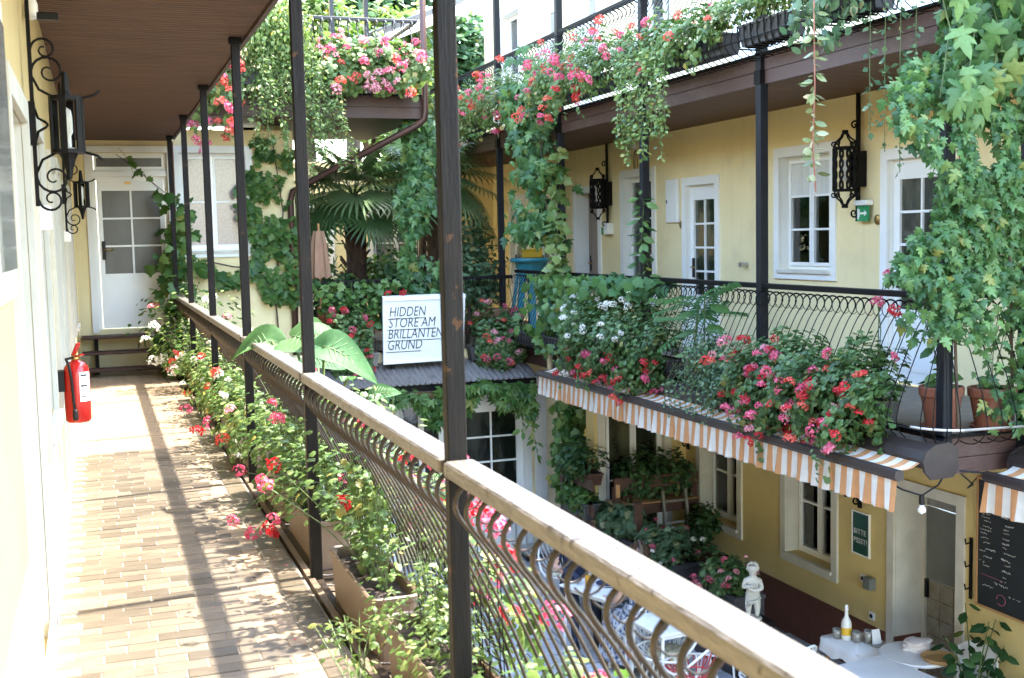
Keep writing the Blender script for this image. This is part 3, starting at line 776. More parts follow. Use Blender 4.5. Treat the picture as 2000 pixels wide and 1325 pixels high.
# steps in front of the raised door
ST = thing('wooden_steps', 'dark wooden steps up to the raised white door', 'steps', (.3, 15.4, 0))
for z, y0, y1 in ((.1, 14.95, 15.2), (.29, 15.2, 15.45), (.47, 15.42, 15.735)):
    MB().bbox(-.22, .86, y0, y1, z-.035, z, .006).build('tread', WOODD, ST)
for x in (-.05, .74):
    mb = MB(); mb.box(x-.025, x+.025, 15.6, 15.66, 0, .434); mb.box(x-.024, x+.024, 15.36, 15.42, 0, .254); mb.box(x-.022, x+.022, 15.02, 15.62, .03, .064)
    mb.build('frame', IRON, ST)

# ================================================================== RIGHT HOUSE
RH = thing('right_house', 'long yellow house across the courtyard with two storeys of balconies', 'house', (7.2, 13, 0))
pR = Plane('x', 7.0, -1)
mid = [('w', 9.9, 10.82, 1.2, 2.4), ('d', 12.2, 12.92, .16, 2.2), ('w', 13.86, 14.74, .75, 2.4), ('p', 15.62, 16.45, .16, 2.25), ('d', 8.2, 9.0, .16, 2.25),
       ('d', 17.3, 18.1, .16, 2.25), ('d', 18.6, 19.4, .16, 2.25)]
low = [('w', 9.86, 10.7, -1.9, -.75), ('k', 8.03, 8.87, -2.79, -.82), ('w', 11.72, 12.6, -1.9, -.75)]
upp = [('w', 18.75, 19.75, 4.3, 5.5), ('d', 17.1, 17.85, 3.3, 5.4), ('d', 15.5, 16.3, 3.3, 5.4), ('w', 13.3, 14.2, 4.2, 5.4), ('d', 10.9, 11.7, 3.3, 5.4), ('d', 8.2, 9.0, 3.3, 5.4)]
def holes(l): return [h[1:] for h in l]
wall_x(MB(), 7.0, 7.5, 4.5, 20.7, .05, 3.02, holes(mid)).build('wall', YEL, RH)
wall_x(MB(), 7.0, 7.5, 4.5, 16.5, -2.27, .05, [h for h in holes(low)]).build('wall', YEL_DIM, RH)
wall_x(MB(), 6.985, 7.5, 4.5, 16.5, -2.86, -2.27, holes(low)).build('plinth', REDB, RH)
wall_x(MB(), 7.0, 7.5, 4.5, 20.7, 3.02, 8.0, holes(upp)).build('wall', CREAM, RH)
MB().box(6.9, 10, 4.4, 20.8, 8.0, 8.15).build('roof_slab', ROOFT, RH)  # added height: wall and roof raised out of view to block sky light
for k, a, b, c, d in mid:
    surround(pR, RH, a, b, c, d, .1, WHITE, .22, k == 'w')
    if k == 'w': casement(pR, RH, a, b, c, d, .10, 3, 2, blind=.33 if c > 1 else 0, room=(.22, .42) if a < 12 else (.4, .5))
    elif k == 'd': door_leaf(pR, RH, a, b, c, d, .05, (.34, .93), 4, 2, glass=GLASSG if a < 13 else GLASSL, handle='r')
    else: door_leaf(pR, RH, a, b, c, d, .2, None, m=DOORT, handle='r')
for k, a, b, c, d in low:
    if k == 'w':
        surround(pR, RH, a, b, c, d, .1, GREYW, .3); casement(pR, RH, a, b, c, d, .15, 2, 2, room=(.0, .16) if a < 11 else (.12, .1))
    else:
        surround(pR, RH, a, b, c, d, .1, GREYW, .34, False)
        for y in (a+.002, b-.008): MB().box(7.0, 7.3, y, y+.006, -2.79, -2.27).build('plinth_return', REDB, RH)
        mb = MB(); frame4(pR, mb, a, b, c, d, .05, -.36, -.3, False); dd = part_inv(mb.build('door', GREYW, RH))
        mb = MB(); pR.box(mb, a+.05, b-.05, -.36, -.32, -1.72, -1.02); mb.build('upper_panel', DOORG, dd)
        mb = MB(); pR.box(mb, a+.05, b-.05, -.355, -.325, -1.01, -.87); mb.build('fanlight', GLASSL, dd)
        mb = MB(); pR.box(mb, b-.09, b-.06, -.32, -.29, -1.9, -1.72); mb.build('handle', BLACKP, dd)
        mb = MB(); pR.box(mb, a+.05, b-.05, -.36, -.335, -2.8, -1.73); mb.build('tiled_panel', GROUT, dd)
        nY, nZ = 4, 6; w_ = (b-a-.1)/nY; h_ = 1.06/nZ
        for i in range(nY):
            for j in range(nZ):
                mb = MB(); u, z = a+.05+i*w_, -2.79+j*h_; pR.box(mb, u+.004, u+w_-.004, -.334, -.326, z+.004, z+h_-.004)
                mb.build('tile', TILEC, dd)
for k, a, b, c, d in upp:
    surround(pR, RH, a, b, c, d, .1, WHITE, .25, k == 'w')
    if k == 'w': casement(pR, RH, a, b, c, d, .16, 2, 2, room=(.3, .3))
    else: door_leaf(pR, RH, a, b, c, d, .14, (.3, .93), 3, 2, glass=GLASSL, handle='r')
# balcony floors, soffits and fascia boards (mid storey and upper storey); both turn back at Y = 6.46
for nm, z0, z1 in (('mid', -.06, .15), ('upper', 2.93, 3.12)):
    mb = MB(); mb.box(5.53, 7.0, 6.5, 20.6, z0, z1); mb.box(6.15, 7.0, 4.5, 6.5, z0, z1); mb.build('balcony_floor', FASC, RH)
    for a, b in ((z0-.05, z0+.062), (z0+.068, z1-.0)):
        MB().box(5.5, 5.528, 6.472, 20.6, a, b).build('fascia', FASC, RH)
        MB().box(5.5, 6.148, 6.44, 6.47, a, b).build('fascia', FASC, RH)
        MB().box(6.12, 6.148, 4.5, 6.43, a, b).build('fascia', FASC, RH)
    mb = MB(); mb.box(5.46, 5.53, 6.4, 20.6, z1+.002, z1+.022); mb.box(5.53, 6.17, 6.4, 6.47, z1+.002, z1+.022); mb.build('drip_edge', IRON, RH)
mb = MB(); y = 6.5
while y < 20.5: mb.box(5.54, 6.99, y, y+.09, 2.912, 2.929); y += .096
mb.build('soffit_boards', SOFF, RH, kind='stuff')
mb = MB(); mb.box(5.54, 6.98, 6.5, 20.5, 3.122, 3.14); mb.build('balcony_paving', WHITE, RH)
mb = MB(); mb.box(5.54, 6.98, 6.5, 15.0, .152, .168); mb.build('balcony_paving', GROUT, RH)

# ================================================================== BACK HOUSE (below and behind the terrace)
BH = thing('back_house', 'low yellow house front with white glazed doors under the corrugated roof', 'house', (4.2, 15.3, -2.8))
pF = Plane('y', 15.05, -1)
bh = [(2.75, 3.55, -2.79, -.62), (3.75, 4.4, -1.9, -.62), (4.6, 5.55, -2.79, -.66)]
wall_y(MB(), 15.06, 15.4, 1.3, 5.87, -2.86, .1, bh).build('wall', YEL, BH)
MB().box(5.52, 5.875, 15.4, 17.5, -2.86, .1).build('wall', YEL, BH)
for i, (a, b, c, d) in enumerate(bh):
    surround(pF, BH, a, b, c, d, .1 if i != 1 else .06, WHITE, .2, i == 1)
    if i == 1: casement(pF, BH, a, b, c, d, .1, 2, 2, glass=GLASS)
    else: door_leaf(pF, BH, a, b, c, d, .06, (.44, .95), 3, 2, glass=GLASS, handle='l')
mb = MB(); mb.box(5.7, 5.88, 15.03, 15.058, -2.8, -.3); mb.build('corner_board', WHITE2, BH)
# low cross wall under the right balcony with a big glazed window
pX = Plane('y', 13.0, -1)
wall_y(MB(), 13.0, 13.25, 5.72, 7.0, -2.8, -.115, [(5.86, 6.68, -2.6, -.35)]).build('cross_wall', YEL_DIM, BH)
surround(pX, BH, 5.86, 6.68, -2.6, -.35, .1, GREYW, .15); casement(pX, BH, 5.86, 6.68, -2.6, -.35, .05, 2, 2, glass=GLASSG, sill=False)
wall_y(MB(), 16.9, 17.1, 5.9, 7.0, -2.8, -.1, []).build('passage_end_wall', DOORG, BH)
# terrace on top, back wall
MB().box(2.57, 5.52, 15.1, 20.6, -.04, .1).build('terrace_floor', GROUT, BH)
pB = Plane('y', 20.4, -1)
bb = [(3.0, 3.9, .15, 2.2), (4.7, 5.6, .9, 2.2)]
wall_y(MB(), 20.4, 20.7, 2.57, 7.0, .1, 3.0, bb).build('back_wall', YEL, BH)
surround(pB, BH, *bb[0], .1, WHITE, .2, False); door_leaf(pB, BH, *bb[0], .1, (.4, .93), 3, 2, handle='r')
surround(pB, BH, *bb[1], .1, WHITE, .2); casement(pB, BH, *bb[1], .1, 2, 2, glass=GLASSL)
# corrugated lean-to roof
CR = thing('corrugated_roof', 'grey corrugated lean-to roof under the white sign', 'roof', (4.2, 14.7, -.2))
def corr():
    mb = MB(); n = 0; x0, x1 = 2.62, 5.5; a, b = (14.3, -.255), (15.05, -.03); N = int((x1-x0)/.019)
    vs = []
    for i in range(N+1):
        x = x0+(x1-x0)*i/N; h = .012*math.sin(2*PI*(x-x0)/.076)
        vs += [(x, a[0], a[1]+h), (x, b[0], b[1]+h), (x, a[0], a[1]+h-.006), (x, b[0], b[1]+h-.006)]
    fs = []
    for i in range(N):
        o, p = i*4, i*4+4; fs += [(o, p, p+1, o+1), (o+2, o+3, p+3, p+2), (o, o+2, p+2, p)]
    mb._add(vs, fs); mb.build('sheet', CORR, CR)
    MB().box(2.6, 5.48, 14.34, 14.39, -.36, -.275).build('eave_beam', IRON, CR)
    for k in range(7): MB().bar((2.75+.43*k, 14.4, -.30), (2.75+.43*k, 15.05, -.105), .05, .05).build('rafter', WOODD, CR)
    me = MB().lathe([(0, .006), (.012, .004), (.014, 0)], n=8).mesh('screw', BLACKP)
    for k in range(9):
        for t in (.25, .75): link('screw', me, CR, loc=(2.8+.32*k, a[0]+(b[0]-a[0])*t, a[1]+(b[1]-a[1])*t+.013))
corr()
# white lightbox sign
SG = thing('shop_sign', 'white sign board with four lines of slanted black lettering on the roof', 'sign', (3.85, 14.8, -.08))
def sign():
    mb = MB(); x0, x1 = 3.49, 4.645; z0, z1 = -.03, .855
    # cabinet: front slightly narrower at the foot, side returns
    f = [(x0, 14.78, z0), (x1-.05, 14.78, z0+.01), (x1, 14.78, z1), (x0+.02, 14.78, z1)]
    mb.prism(f, (.03, .16, .015)); mb.build('cabinet', SIGNW, SG)
    mb = MB(); mb.bar((x0+.02, 14.772, z1-.02), (x1, 14.772, z1-.02), .02, .05); mb.bar((x0, 14.772, z0+.015), (x1-.05, 14.772, z0+.025), .02, .022)
    mb.bar((x0+.012, 14.771, z0+.02), (x0+.032, 14.771, z1-.04), .016, .016); mb.build('edge_trim', WHITE2, SG)
    for x in (x0+.12, x1-.2): MB().box(x, x+.04, 14.8, 14.9, -.14, z0).build('bracket', IRON, SG)
    y = .60
    for s_, wd in (('HIDDEN', .50), ('STORE AM', .645), ('BRILLANTEN', .755), ('GRUND', .465)):
        me = text_mesh(s_, .182, shear=.22, extrude=.0015, offset=-.0008); me.materials.append(INK)
        xs = [v.co.x for v in me.vertices]; k = wd/(max(xs)-min(xs)); xx = x0+.095-(.60-y)*.09
        o = link('lettering', me, SG, rot=(PI/2, 0, 0), loc=(xx, 14.7765, y)); o.scale = (k, 1, 1)
        MB().bar((xx-.012, 14.7785, y-.032), (xx+wd, 14.7785, y-.031), .006, .009).build('underline', INK, SG)
        y -= .146
sign()

# ================================================================== POSTS
lp = thing('balcony_post', 'weathered dark post nearest the camera, right of the white sign lettering', 'post', (.928, 3.08, 0), group='posts along the tiled walkway')
MB().bbox(-.028, .028, -.022, .022, -.30, 2.95, .003).build('shaft', POST, lp, local=True)
MB().box(-.05, .05, -.05, .05, -.31, -.30).build('foot_plate', IRON, lp, local=True)
MB().box(-.04, .04, -.035, .035, 2.91, 2.95).build('top_plate', IRON, lp, local=True)
for k, lb in enumerate(['dark post left of the white sign, by the big pale leaves', 'dark post with ivy wall behind it, third from camera',
                        'dark post in front of the window with lace curtain', 'slim dark post crossing the left pane of the far window',
                        'farthest walkway post, by the raised white door']):
    copy_tree(lp, (.928, 3.08+2.382*(k+1), 0), label=lb)
bp = thing('courtyard_post', 'black post wrapped in big vine leaves at the near balcony corner', 'post', (5.5, 6.46, 0), group='black posts of the right balconies')
MB().bbox(-.04, .04, -.04, .04, -.12, 6.1, .004).build('shaft', POSTB, bp, local=True)
MB().box(-.05, .05, -.05, .05, 2.88, 3.0).build('collar', IRON, bp, local=True)
for y, lb in ((8.79, 'black post left of the double window over the railing'), (11.08, 'black post between glazed door and deep window, sprig climbing it'),
              (13.40, 'black post carrying the hanging vine column, opposite the taupe door'), (15.7, 'black upper balcony post by the open white window'), (18.0, 'farthest black balcony post beside dark tree')):
    copy_tree(bp, (5.5, y, 0), label=lb)
nb = thing('corner_post', 'thick black post at the right picture edge behind the vine', 'post', (6.16, 6.4, 0))
MB().bbox(-.045, .045, -.045, .045, -.3, 6.1, .004).build('shaft', POSTB, nb, local=True)

# ================================================================== BELLIED RAILINGS
PROF = [(.0, -.02), (.07, -.035), (.165, -.025), (.24, .02), (.285, .09), (.285, .16), (.255, .27), (.205, .40), (.145, .54), (.08, .68), (.03, .77),
        (-.015, .83), (-.034, .87), (-.025, .91), (.005, .936), (.045, .942), (.085, .925), (.108, .89), (.104, .85), (.08, .822), (.048, .818), (.025, .838)]
def bar_mesh(name, m, r=.0068, n=5, straight=False):
    P = [(o, 0, z) for o, z in PROF]
    if straight: P = [(.02, 0, 0), (.05, 0, .03), (.05, 0, .75), (.03, 0, .84), (.0, 0, .9), (.02, 0, .935), (.05, 0, .93), (.06, 0, .9)]
    rr = [r]*len(P); rr[-1] = r*.5; rr[-2] = r*.6; rr[-3] = r*.65; rr[-4] = r*.7; rr[-5] = r*.9; rr[-6] = r*1.4; rr[-7] = r*1.8; rr[-8] = r*1.7; rr[-9] = rr[-10] = r*1.5; rr[-11] = r*1.3
    Q, rq = [], []
    for i in range(len(P)-1):
        a, b, c, d = P[max(i-1, 0)], P[i], P[i+1], P[min(i+2, len(P)-1)]
        for t in (0, .5):
            Q.append(tuple(.5*(2*b[k]+(c[k]-a[k])*t+(2*a[k]-5*b[k]+4*c[k]-d[k])*t*t+(3*b[k]-a[k]-3*c[k]+d[k])*t**3) for k in range(3))); rq.append(rr[i]+(rr[i+1]-rr[i])*t)
    Q.append(P[-1]); rq.append(rr[-1])
    return MB().tube(Q, rq, n).mesh(name, m, True)
BM_L = bar_mesh('bar', IRONB, .0052, 6); BM_R = bar_mesh('bar', IRON, .0041)
def add_bars(t, me, pts, rz):
    for p in pts:
        o = bpy.data.objects.new('bar', me); COL.objects.link(o); o.parent = t; o.matrix_parent_inverse = WINV[t.name]
        o.location = p; o.rotation_euler = (0, 0, rz+RN.uniform(-.02, .02))
# left railing
LR = thing('balcony_railing', 'bellied iron railing with worn flat handrail along the tiled walkway', 'railing', (.93, 6, 0))
ys = [.70+2.382*k for k in range(7)]+[15.6]
for a, b in zip(ys[:-1], ys[1:]):
    MB().bbox(.884, .974, a+.024, b-.024, .945, .99, .006).build('handrail', RAIL, LR)
    MB().box(.925, .955, a+.024, b-.024, -.03, -.015).build('bottom_rail', IRONB, LR)
    mb = MB(); mb.tube([(.93+.282, a, .10), (.93+.282, b, .10)], .006, 5); mb.build('belly_rail', IRONB, LR)
    n = 23
    add_bars(LR, BM_L, [(.93, a+.09+(b-a-.18)*i/(n-1), 0) for i in range(n)], 0)
# right lower railing with fanned corner
def right_rail(label, zf, y1, gate, n_dy=.101, name='balcony_railing', ret=True):
    t = thing(name, label, 'railing', (5.5, 10, zf))
    MB().bbox(5.47, 5.53, 6.5, y1, zf+.965, zf+1.01, .005).build('handrail', IRON, t)
    mb = MB(); mb.tube([(5.5-.282, 6.46, zf+.10), (5.5-.282, y1, zf+.10)], .006, 5); mb.build('belly_rail', IRON, t)
    k = int((y1-6.6)/n_dy); add_bars(t, BM_R, [(5.5, 6.6+n_dy*i, zf) for i in range(k)], PI)
    if ret:
        MB().bbox(5.53, 6.12, 6.43, 6.49, zf+.965, zf+1.01, .005).build('handrail', IRON, t)
        add_bars(t, BM_R, [(5.62+.12*i, 6.46, zf) for i in range(4)], -PI/2)
        for k in range(1, 5): add_bars(t, BM_R, [(5.5, 6.46, zf)], PI+PI/2*k/5)
        mb = MB(); mb.tube([(5.5-.282*math.cos(a*PI/12), 6.46-.282*math.sin(a*PI/12), zf+.10) for a in range(7)]+[(6.15, 6.108, zf+.10)], .009, 6); mb.build('belly_rail', SILVER, t)
    return t
right_rail('black bellied railing of the lower right balcony with loops under its rail', .15, 15.1, None)
right_rail('black bellied railing of the upper right balcony, seen from below', 3.12, 20.5, None, .105)
# terrace railing behind the sign
GR = thing('terrace_railing', 'dark bar railing behind the white sign, half hidden by plants', 'railing', (4, 15.15, .1))
MB().bbox(2.6, 5.45, 15.12, 15.17, 1.04, 1.085, .005).build('handrail', IRON, GR)
add_bars(GR, BM_R, [(2.68+.105*i, 15.15, .12) for i in range(27)], -PI/2)
# upper end balcony railing
ER = thing('balcony_railing', 'grey railing of the sunlit end balcony above the sign', 'railing', (2.6, 14.9, 3.5))
GIRON = mat('grey_iron', (.022, .023, .026), .45, (.014, .014, .016), scale=10)
MB().bbox(1.1, 4.12, 14.91, 14.95, 4.435, 4.475, .005).build('handrail', GIRON, ER)
add_bars(ER, bar_mesh('bar', GIRON), [(1.2+.118*i, 14.93, 3.5) for i in range(25)], -PI/2)
mb = MB(); mb.tube([(1.1, 14.70, 3.6), (4.12, 14.70, 3.6)], .007, 5); mb.build('belly_rail', GIRON, ER)
MB().bbox(4.09, 4.13, 14.97, 18.0, 4.435, 4.475, .005).build('handrail', GIRON, ER)
for x, y, lb in ((3.15, 15.7, 'thin grey post behind the sunlit balcony rail, left of the pair'), (3.62, 15.7, 'thin grey post behind the sunlit balcony rail, right of the pair')):
    t = thing('balcony_post', lb, 'post', (x, y, 3.5), group='posts of the sunlit end balcony'); MB().bbox(x-.03, x+.03, y-.03, y+.03, 3.46, 6.0, .004).build('shaft', GIRON, t)
# downpipe
DP = thing('downpipe', 'brown downpipe that bends down from the end balcony to the ivy wall', 'pipe', (2.56, 15.65, -2))
mb = MB(); mb.tube([(4.16, 14.78, 6.2), (4.16, 14.78, 3.28), (4.15, 14.79, 3.18), (4.06, 14.84, 3.10), (2.66, 15.58, 2.36), (2.53, 15.655, 2.28), (2.5, 15.67, 2.16), (2.5, 15.67, -2.8)], .043, 12); mb.build('pipe', COPPER, DP, smooth=True)
for p in ((4.16, 14.78, 4.0), (2.5, 15.67, 1.2), (2.5, 15.67, -.6)):
    MB().lathe([(.05, -.02), (.05, .02)], p, 14).build('collar', COPPER, DP)
t = thing('copper_pipe', 'thin copper pipe beside the farthest walkway post', 'pipe', (1.02, 15.6, 0)); MB().tube([(1.0, 15.68, .0), (1.0, 15.68, 2.94)], .014, 8).build('pipe', TERRA, t, smooth=True)

# ================================================================== WALL LANTERNS (walkway)
def scroll(mb, c, r, a0, turns, fx, rt=.006, n=22, shrink=.18):
    mb.tube(spiral(c, r, r*shrink, a0, a0+turns*2*PI, n, fx), [rt*(1-.4*i/n) for i in range(n+1)], 5)
def lantern_walk(label, y, zc, k=1., detail=True):
    t = thing('wall_lantern', label, 'lantern', (-.23, y, zc), 0, 'wrought iron lanterns along the walkway')
    fx = lambda u, z: (-.215+u*k, y, zc+z*k)
    mb = MB(); mb.bar((-.215, y, zc-.36*k), (-.215, y, 2.95), .016, .016); mb.box(-.248, -.205, y-.03, y+.03, zc-.09*k, zc+.10*k); mb.build('wall_bar', IRON, t)
    mb = MB()
    for sg in (1, -1):
        scroll(mb, (.075, sg*.235), .072, PI, -.0-sg*1.35, fx); scroll(mb, (.06, sg*.33), .056, PI, -sg*1.3, fx)
        mb.tube([fx(.005, sg*.21), fx(.03, sg*.155), fx(.09, sg*.122), fx(.2, sg*.118), fx(.26, sg*.135), fx(.285, sg*.155)], .006, 5)
    mb.tube([fx(.005, .08), fx(.02, .03), fx(.05, .012), (fx(.06, 0)), fx(.05, -.012), fx(.02, -.03), fx(.005, -.08)], .006, 5)
    mb.build('scrolls', IRON, t, smooth=True)
    cx, cy = -.085, y
    mb = MB()
    for z in (.118, -.118): mb.lathe([(.062*k, z*k-.008), (.074*k, z*k-.008), (.074*k, z*k+.008), (.062*k, z*k+.008)], (cx, cy, zc), 12)
    for i in range(6):
        a = i*PI/3+.3; mb.bar((cx+.068*k*math.cos(a), cy+.068*k*math.sin(a), zc-.12*k), (cx+.068*k*math.cos(a), cy+.068*k*math.sin(a), zc+.12*k), .03*k, .008, (math.cos(a), math.sin(a), 0))
    mb.build('cage', IRON, t)
    mb = MB(); mb.tube([(cx, cy, zc+.11*k), (cx, cy, zc+.15*k), (cx, cy, zc+.2*k), (cx, cy, zc+.235*k)], [.035*k, .02*k, .016*k, .012*k], 8); mb.build('top_spike', IRON, t); mb = MB()
    mb.tube([(cx, cy, zc-.11*k), (cx, cy, zc-.15*k), (cx, cy, zc-.2*k), (cx, cy, zc-.24*k)], [.05*k, .03*k, .016*k, .010*k], 8); mb.build('bottom_spike', IRON, t)
    mb = MB(); mb.lathe([(.0, .075), (.018, .06), (.022, .03), (.022, -.03), (.014, -.045), (.014, -.09), (.03, -.095), (.0, -.1)], (cx, cy, zc), 10); mb.build('bulb', BULB, t, smooth=True)
    return t
lantern_walk('large black wrought iron lantern with scrolls nearest on the yellow wall', 5.2, 2.115, .93)
lantern_walk('small far wrought iron lantern beyond the large one, near the raised door', 10.3, 2.04, .85)

# lanterns of the right house: drum of looped strips on a long bar
def lantern_right(label, y, zc, ztop):
    t = thing('wall_lantern', label, 'lantern', (6.95, y, zc), 0, 'black drum lanterns of the right house')
    X = 6.95; fx = lambda u, z: (X-u, y, zc+z)
    mb = MB(); mb.box(X-.012, X+.012, y-.022, y+.022, zc-.5, ztop); mb.box(X-.05, X+.048, y-.07, y+.07, zc-.17, zc+.17); mb.build('wall_bar', IRON, t)
    cx = X-.15; mb = MB()
    for z in (.2, -.2): mb.lathe([(.1, z-.012), (.115, z-.012), (.115, z+.012), (.1, z+.012)], (cx, y, zc), 14)
    for i in range(10):
        a = i*2*PI/10; pts = []
        for j in range(13):
            s_ = j/12; w_ = .16*math.sin(s_*PI*4); pts.append((cx+.108*math.cos(a+w_), y+.108*math.sin(a+w_), zc-.2+.4*s_))
        mb.tube(pts, .011, 4)
        pts = [(cx+.108*math.cos(a-.16*math.sin(j/12*PI*4)), y+.108*math.sin(a-.16*math.sin(j/12*PI*4)), zc-.2+.4*j/12) for j in range(13)]; mb.tube(pts, .011, 4)
    mb.build('cage', IRON, t, smooth=True)
    for sg in (1, -1):
        mb = MB()
        for i in range(4):
            a = i*PI/2+.4; f2 = lambda u, z: (cx+u*math.cos(a), y+u*math.sin(a), zc+z)
            mb.tube([f2(.11, sg*.2), f2(.105, sg*.26), f2(.05, sg*.3), f2(.02, sg*.35)], .009, 4); scroll(mb, (.125, sg*.24), .03, PI, -sg*1.2, f2, .009, 12)
        scroll(mb, (.045, sg*.42), .045, PI, -sg*1.25, fx, .011, 16); mb.tube([(cx, y, zc+sg*.33), (cx, y, zc+sg*.37)], .03, 8)
        mb.build('upper_scrolls' if sg > 0 else 'lower_scrolls', IRON, t, smooth=True)
    MB().lathe([(0, .1), (.03, .08), (.035, 0), (.02, -.1), (0, -.12)], (cx, y, zc), 10).build('bulb', BULB, t, smooth=True)
lantern_right('black drum lantern beside the double window, over the green exit lamp', 9.4, 2.19, 2.93)
lantern_right('black drum lantern farther along, between taupe door and deep window', 15.2, 2.2, 2.93)
lantern_right('black lantern scroll showing under the awning above the green notice', 9.35, -.62, -.12)
lantern_right('dark lantern scroll under the awning near the cross wall window', 12.85, -.62, -.12)

# ------------------------------------------------------------------ small fittings of the left wall
FE = thing('fire_extinguisher', 'red fire extinguisher hanging low on the yellow wall', 'fire extinguisher', (-.14, 7.1, .6))
c = (-.14, 7.1, 0)
MB().lathe([(.0, .594), (.06, .596), (.071, .61), (.072, .70), (.072, .88), (.066, .915), (.05, .94), (.025, .952), (.022, .96)], c, 22).build('cylinder', RED, FE, smooth=True)
MB().lathe([(.023, .955), (.026, .965), (.02, .985), (.0, .99)], c, 12).build('valve', BRASS, FE, smooth=True)
mb = MB(); mb.bar((-.15, 7.1, .985), (-.12, 7.06, 1.055), .028, .008); mb.bar((-.15, 7.1, .975), (-.10, 7.05, .99), .026, .008); mb.build('grip', RED, FE)
mb = MB(); mb.tube([(-.15, 7.09, .972), (-.19, 7.03, .97), (-.175, 7.01, .93), (-.165, 7.02, .85), (-.16, 7.02, .72), (-.155, 7.02, .66)], .008, 7); mb.build('hose', BLACKP, FE, smooth=True)
MB().lathe([(.012, .615), (.016, .63), (.014, .67), (.008, .68)], (-.155, 7.018, 0), 10).build('nozzle', BLACKP, FE)
mb = MB(); mb.lathe([(.0733, .74), (.0733, .89)], c, 40); ff = [f for f in mb.f if len(f) == 4][4:13]
lab = MB(); vs = []; N = 8
for i in range(N+1):
    a = -1.35+1.0*i/N; vs += [(-.14+.0732*math.cos(a), 7.1+.0732*math.sin(a), .72), (-.14+.0732*math.cos(a), 7.1+.0732*math.sin(a), .89)]
lab._add(vs, [(2*i, 2*i+2, 2*i+3, 2*i+1) for i in range(N)]); lab.build('paper_label', WHITE2, FE)
lab = MB()
for k in range(7):
    z = .865-.02*k; a0 = -1.25; vs = []
    for i in range(4):
        a = a0+(.2+.1*(k % 3))*i; vs += [(-.14+.0738*math.cos(a), 7.1+.0738*math.sin(a), z), (-.14+.0738*math.cos(a), 7.1+.0738*math.sin(a), z+(.012 if k in (0, 3) else .007))]
    lab._add(vs, [(2*i, 2*i+2, 2*i+3, 2*i+1) for i in range(3)])
lab.build('printed_lines', INK, FE)
mb = MB(); mb.box(-.25, -.205, 7.06, 7.14, .78, .9); mb.build('wall_bracket', BLACKP, FE)
for y, z, lb, s_ in ((6.0, 1.75, 'white wall box below the large lantern', .075), (10.5, 1.70, 'white wall box below the small far lantern', .06)):
    t = thing('junction_box', lb, 'wall box', (-.23, y, z)); MB().bbox(-.25, -.19, y-s_*.7, y+s_*.7, z-s_*.8, z+s_*.8, .006).build('case', WHITE2, t); MB().box(-.2505, -.188, y-s_*.1, y-s_*.06, z-s_*.7, z+s_*.7).build('lid_joint', GREYW, t)
t = thing('security_camera', 'small white and black wall camera near the soffit', 'camera', (-.2, 5.6, 2.62))
MB().lathe([(.0, -.05), (.03, -.04), (.03, .02), (.015, .06)], (-.215, 5.6, 2.66), 10).build('mount', WHITE2, t, smooth=True); MB().bbox(-.19, -.10, 5.5, 5.56, 2.60, 2.63, .004).build('housing', BLACKP, t)

# ------------------------------------------------------------------ fittings of the right wall
t = thing('exit_sign', 'small green lit exit lamp with white top on the yellow wall', 'sign', (6.97, 9.31, 1.75))
MB().bbox(6.90, 6.998, 9.22, 9.40, 1.84, 1.89, .006).build('lamp_case', WHITE2, t); MB().box(6.935, 6.95, 9.225, 9.395, 1.69, 1.838).build('sign_panel', EXITG, t)
mb = MB(); mb.prism([(6.934, 9.345, 1.755), (6.934, 9.345, 1.775), (6.934, 9.28, 1.775), (6.934, 9.28, 1.795), (6.934, 9.24, 1.765), (6.934, 9.28, 1.735), (6.934, 9.28, 1.755)], (-.002, 0, 0))
mb.box(6.932, 6.934, 9.36, 9.385, 1.71, 1.81); mb.box(6.932, 6.934, 9.35, 9.36, 1.73, 1.80); mb.build('pictogram', WHITE2, t)
t = thing('exit_sign', 'tiny green exit lamp under the far drum lantern', 'sign', (6.97, 15.3, 1.7)); MB().bbox(6.9, 6.998, 15.1, 15.24, 1.62, 1.78, .006).build('lamp_case', WHITE2, t); MB().box(6.92, 6.96, 15.26, 15.36, 1.62, 1.72).build('sign_panel', EXITG, t)
me = MB().lathe([(.0, .0), (.045, .002), (.05, .012), (.04, .02), (.0, .022)], n=16, ax='x').mesh('disc', BRASS, True)
for y, z, lb in ((9.15, 1.70, 'round brass room plate beside the green exit lamp'), (13.05, 1.72, 'round brass room plate below the white wall cabinet')):
    t = thing('room_plate', lb, 'plate', (6.99, y, z)); o = link('disc', me, t, local=True, loc=(.008, 0, 0), rot=(0, 0, PI))
t = thing('wall_cabinet', 'flat white meter cabinet on the yellow wall beside the glazed door', 'cabinet', (6.98, 13.25, 1.7)); MB().bbox(6.96, 6.999, 13.1, 13.42, 1.75, 2.3, .005).build('case', WHITE, t); MB().box(6.955, 6.96, 13.12, 13.40, 1.77, 2.28).build('door', WHITE, t); MB().box(6.95, 6.955, 13.37, 13.39, 2.0, 2.04).build('latch', BLACKP, t)
t = thing('wall_hook', 'small grey lamp socket on the yellow wall right of the glazed door', 'lamp socket', (6.95, 11.5, 1.2)); MB().lathe([(.03, 0), (.035, .03), (.02, .06), (.03, .1)], (6.9, 11.5, 1.24), 10, 'x').build('socket', SILVER, t)
t = thing('alarm_sounder', 'white round alarm with a hanging loop of wire under the balcony', 'alarm', (6.95, 14.35, 2.8)); MB().lathe([(0, -.05), (.05, -.045), (.06, 0), (.05, .012)], (6.985, 14.35, 2.82), 14, 'x').build('case', WHITE2, t, smooth=True)
MB().tube([(6.99, 14.35+.06*math.sin(a*PI/8), 2.6-.15*math.cos(a*PI/8)) if a else (6.99, 14.35, 2.77) for a in range(0, 16)], .004, 4).build('wire', BLACKP, t)
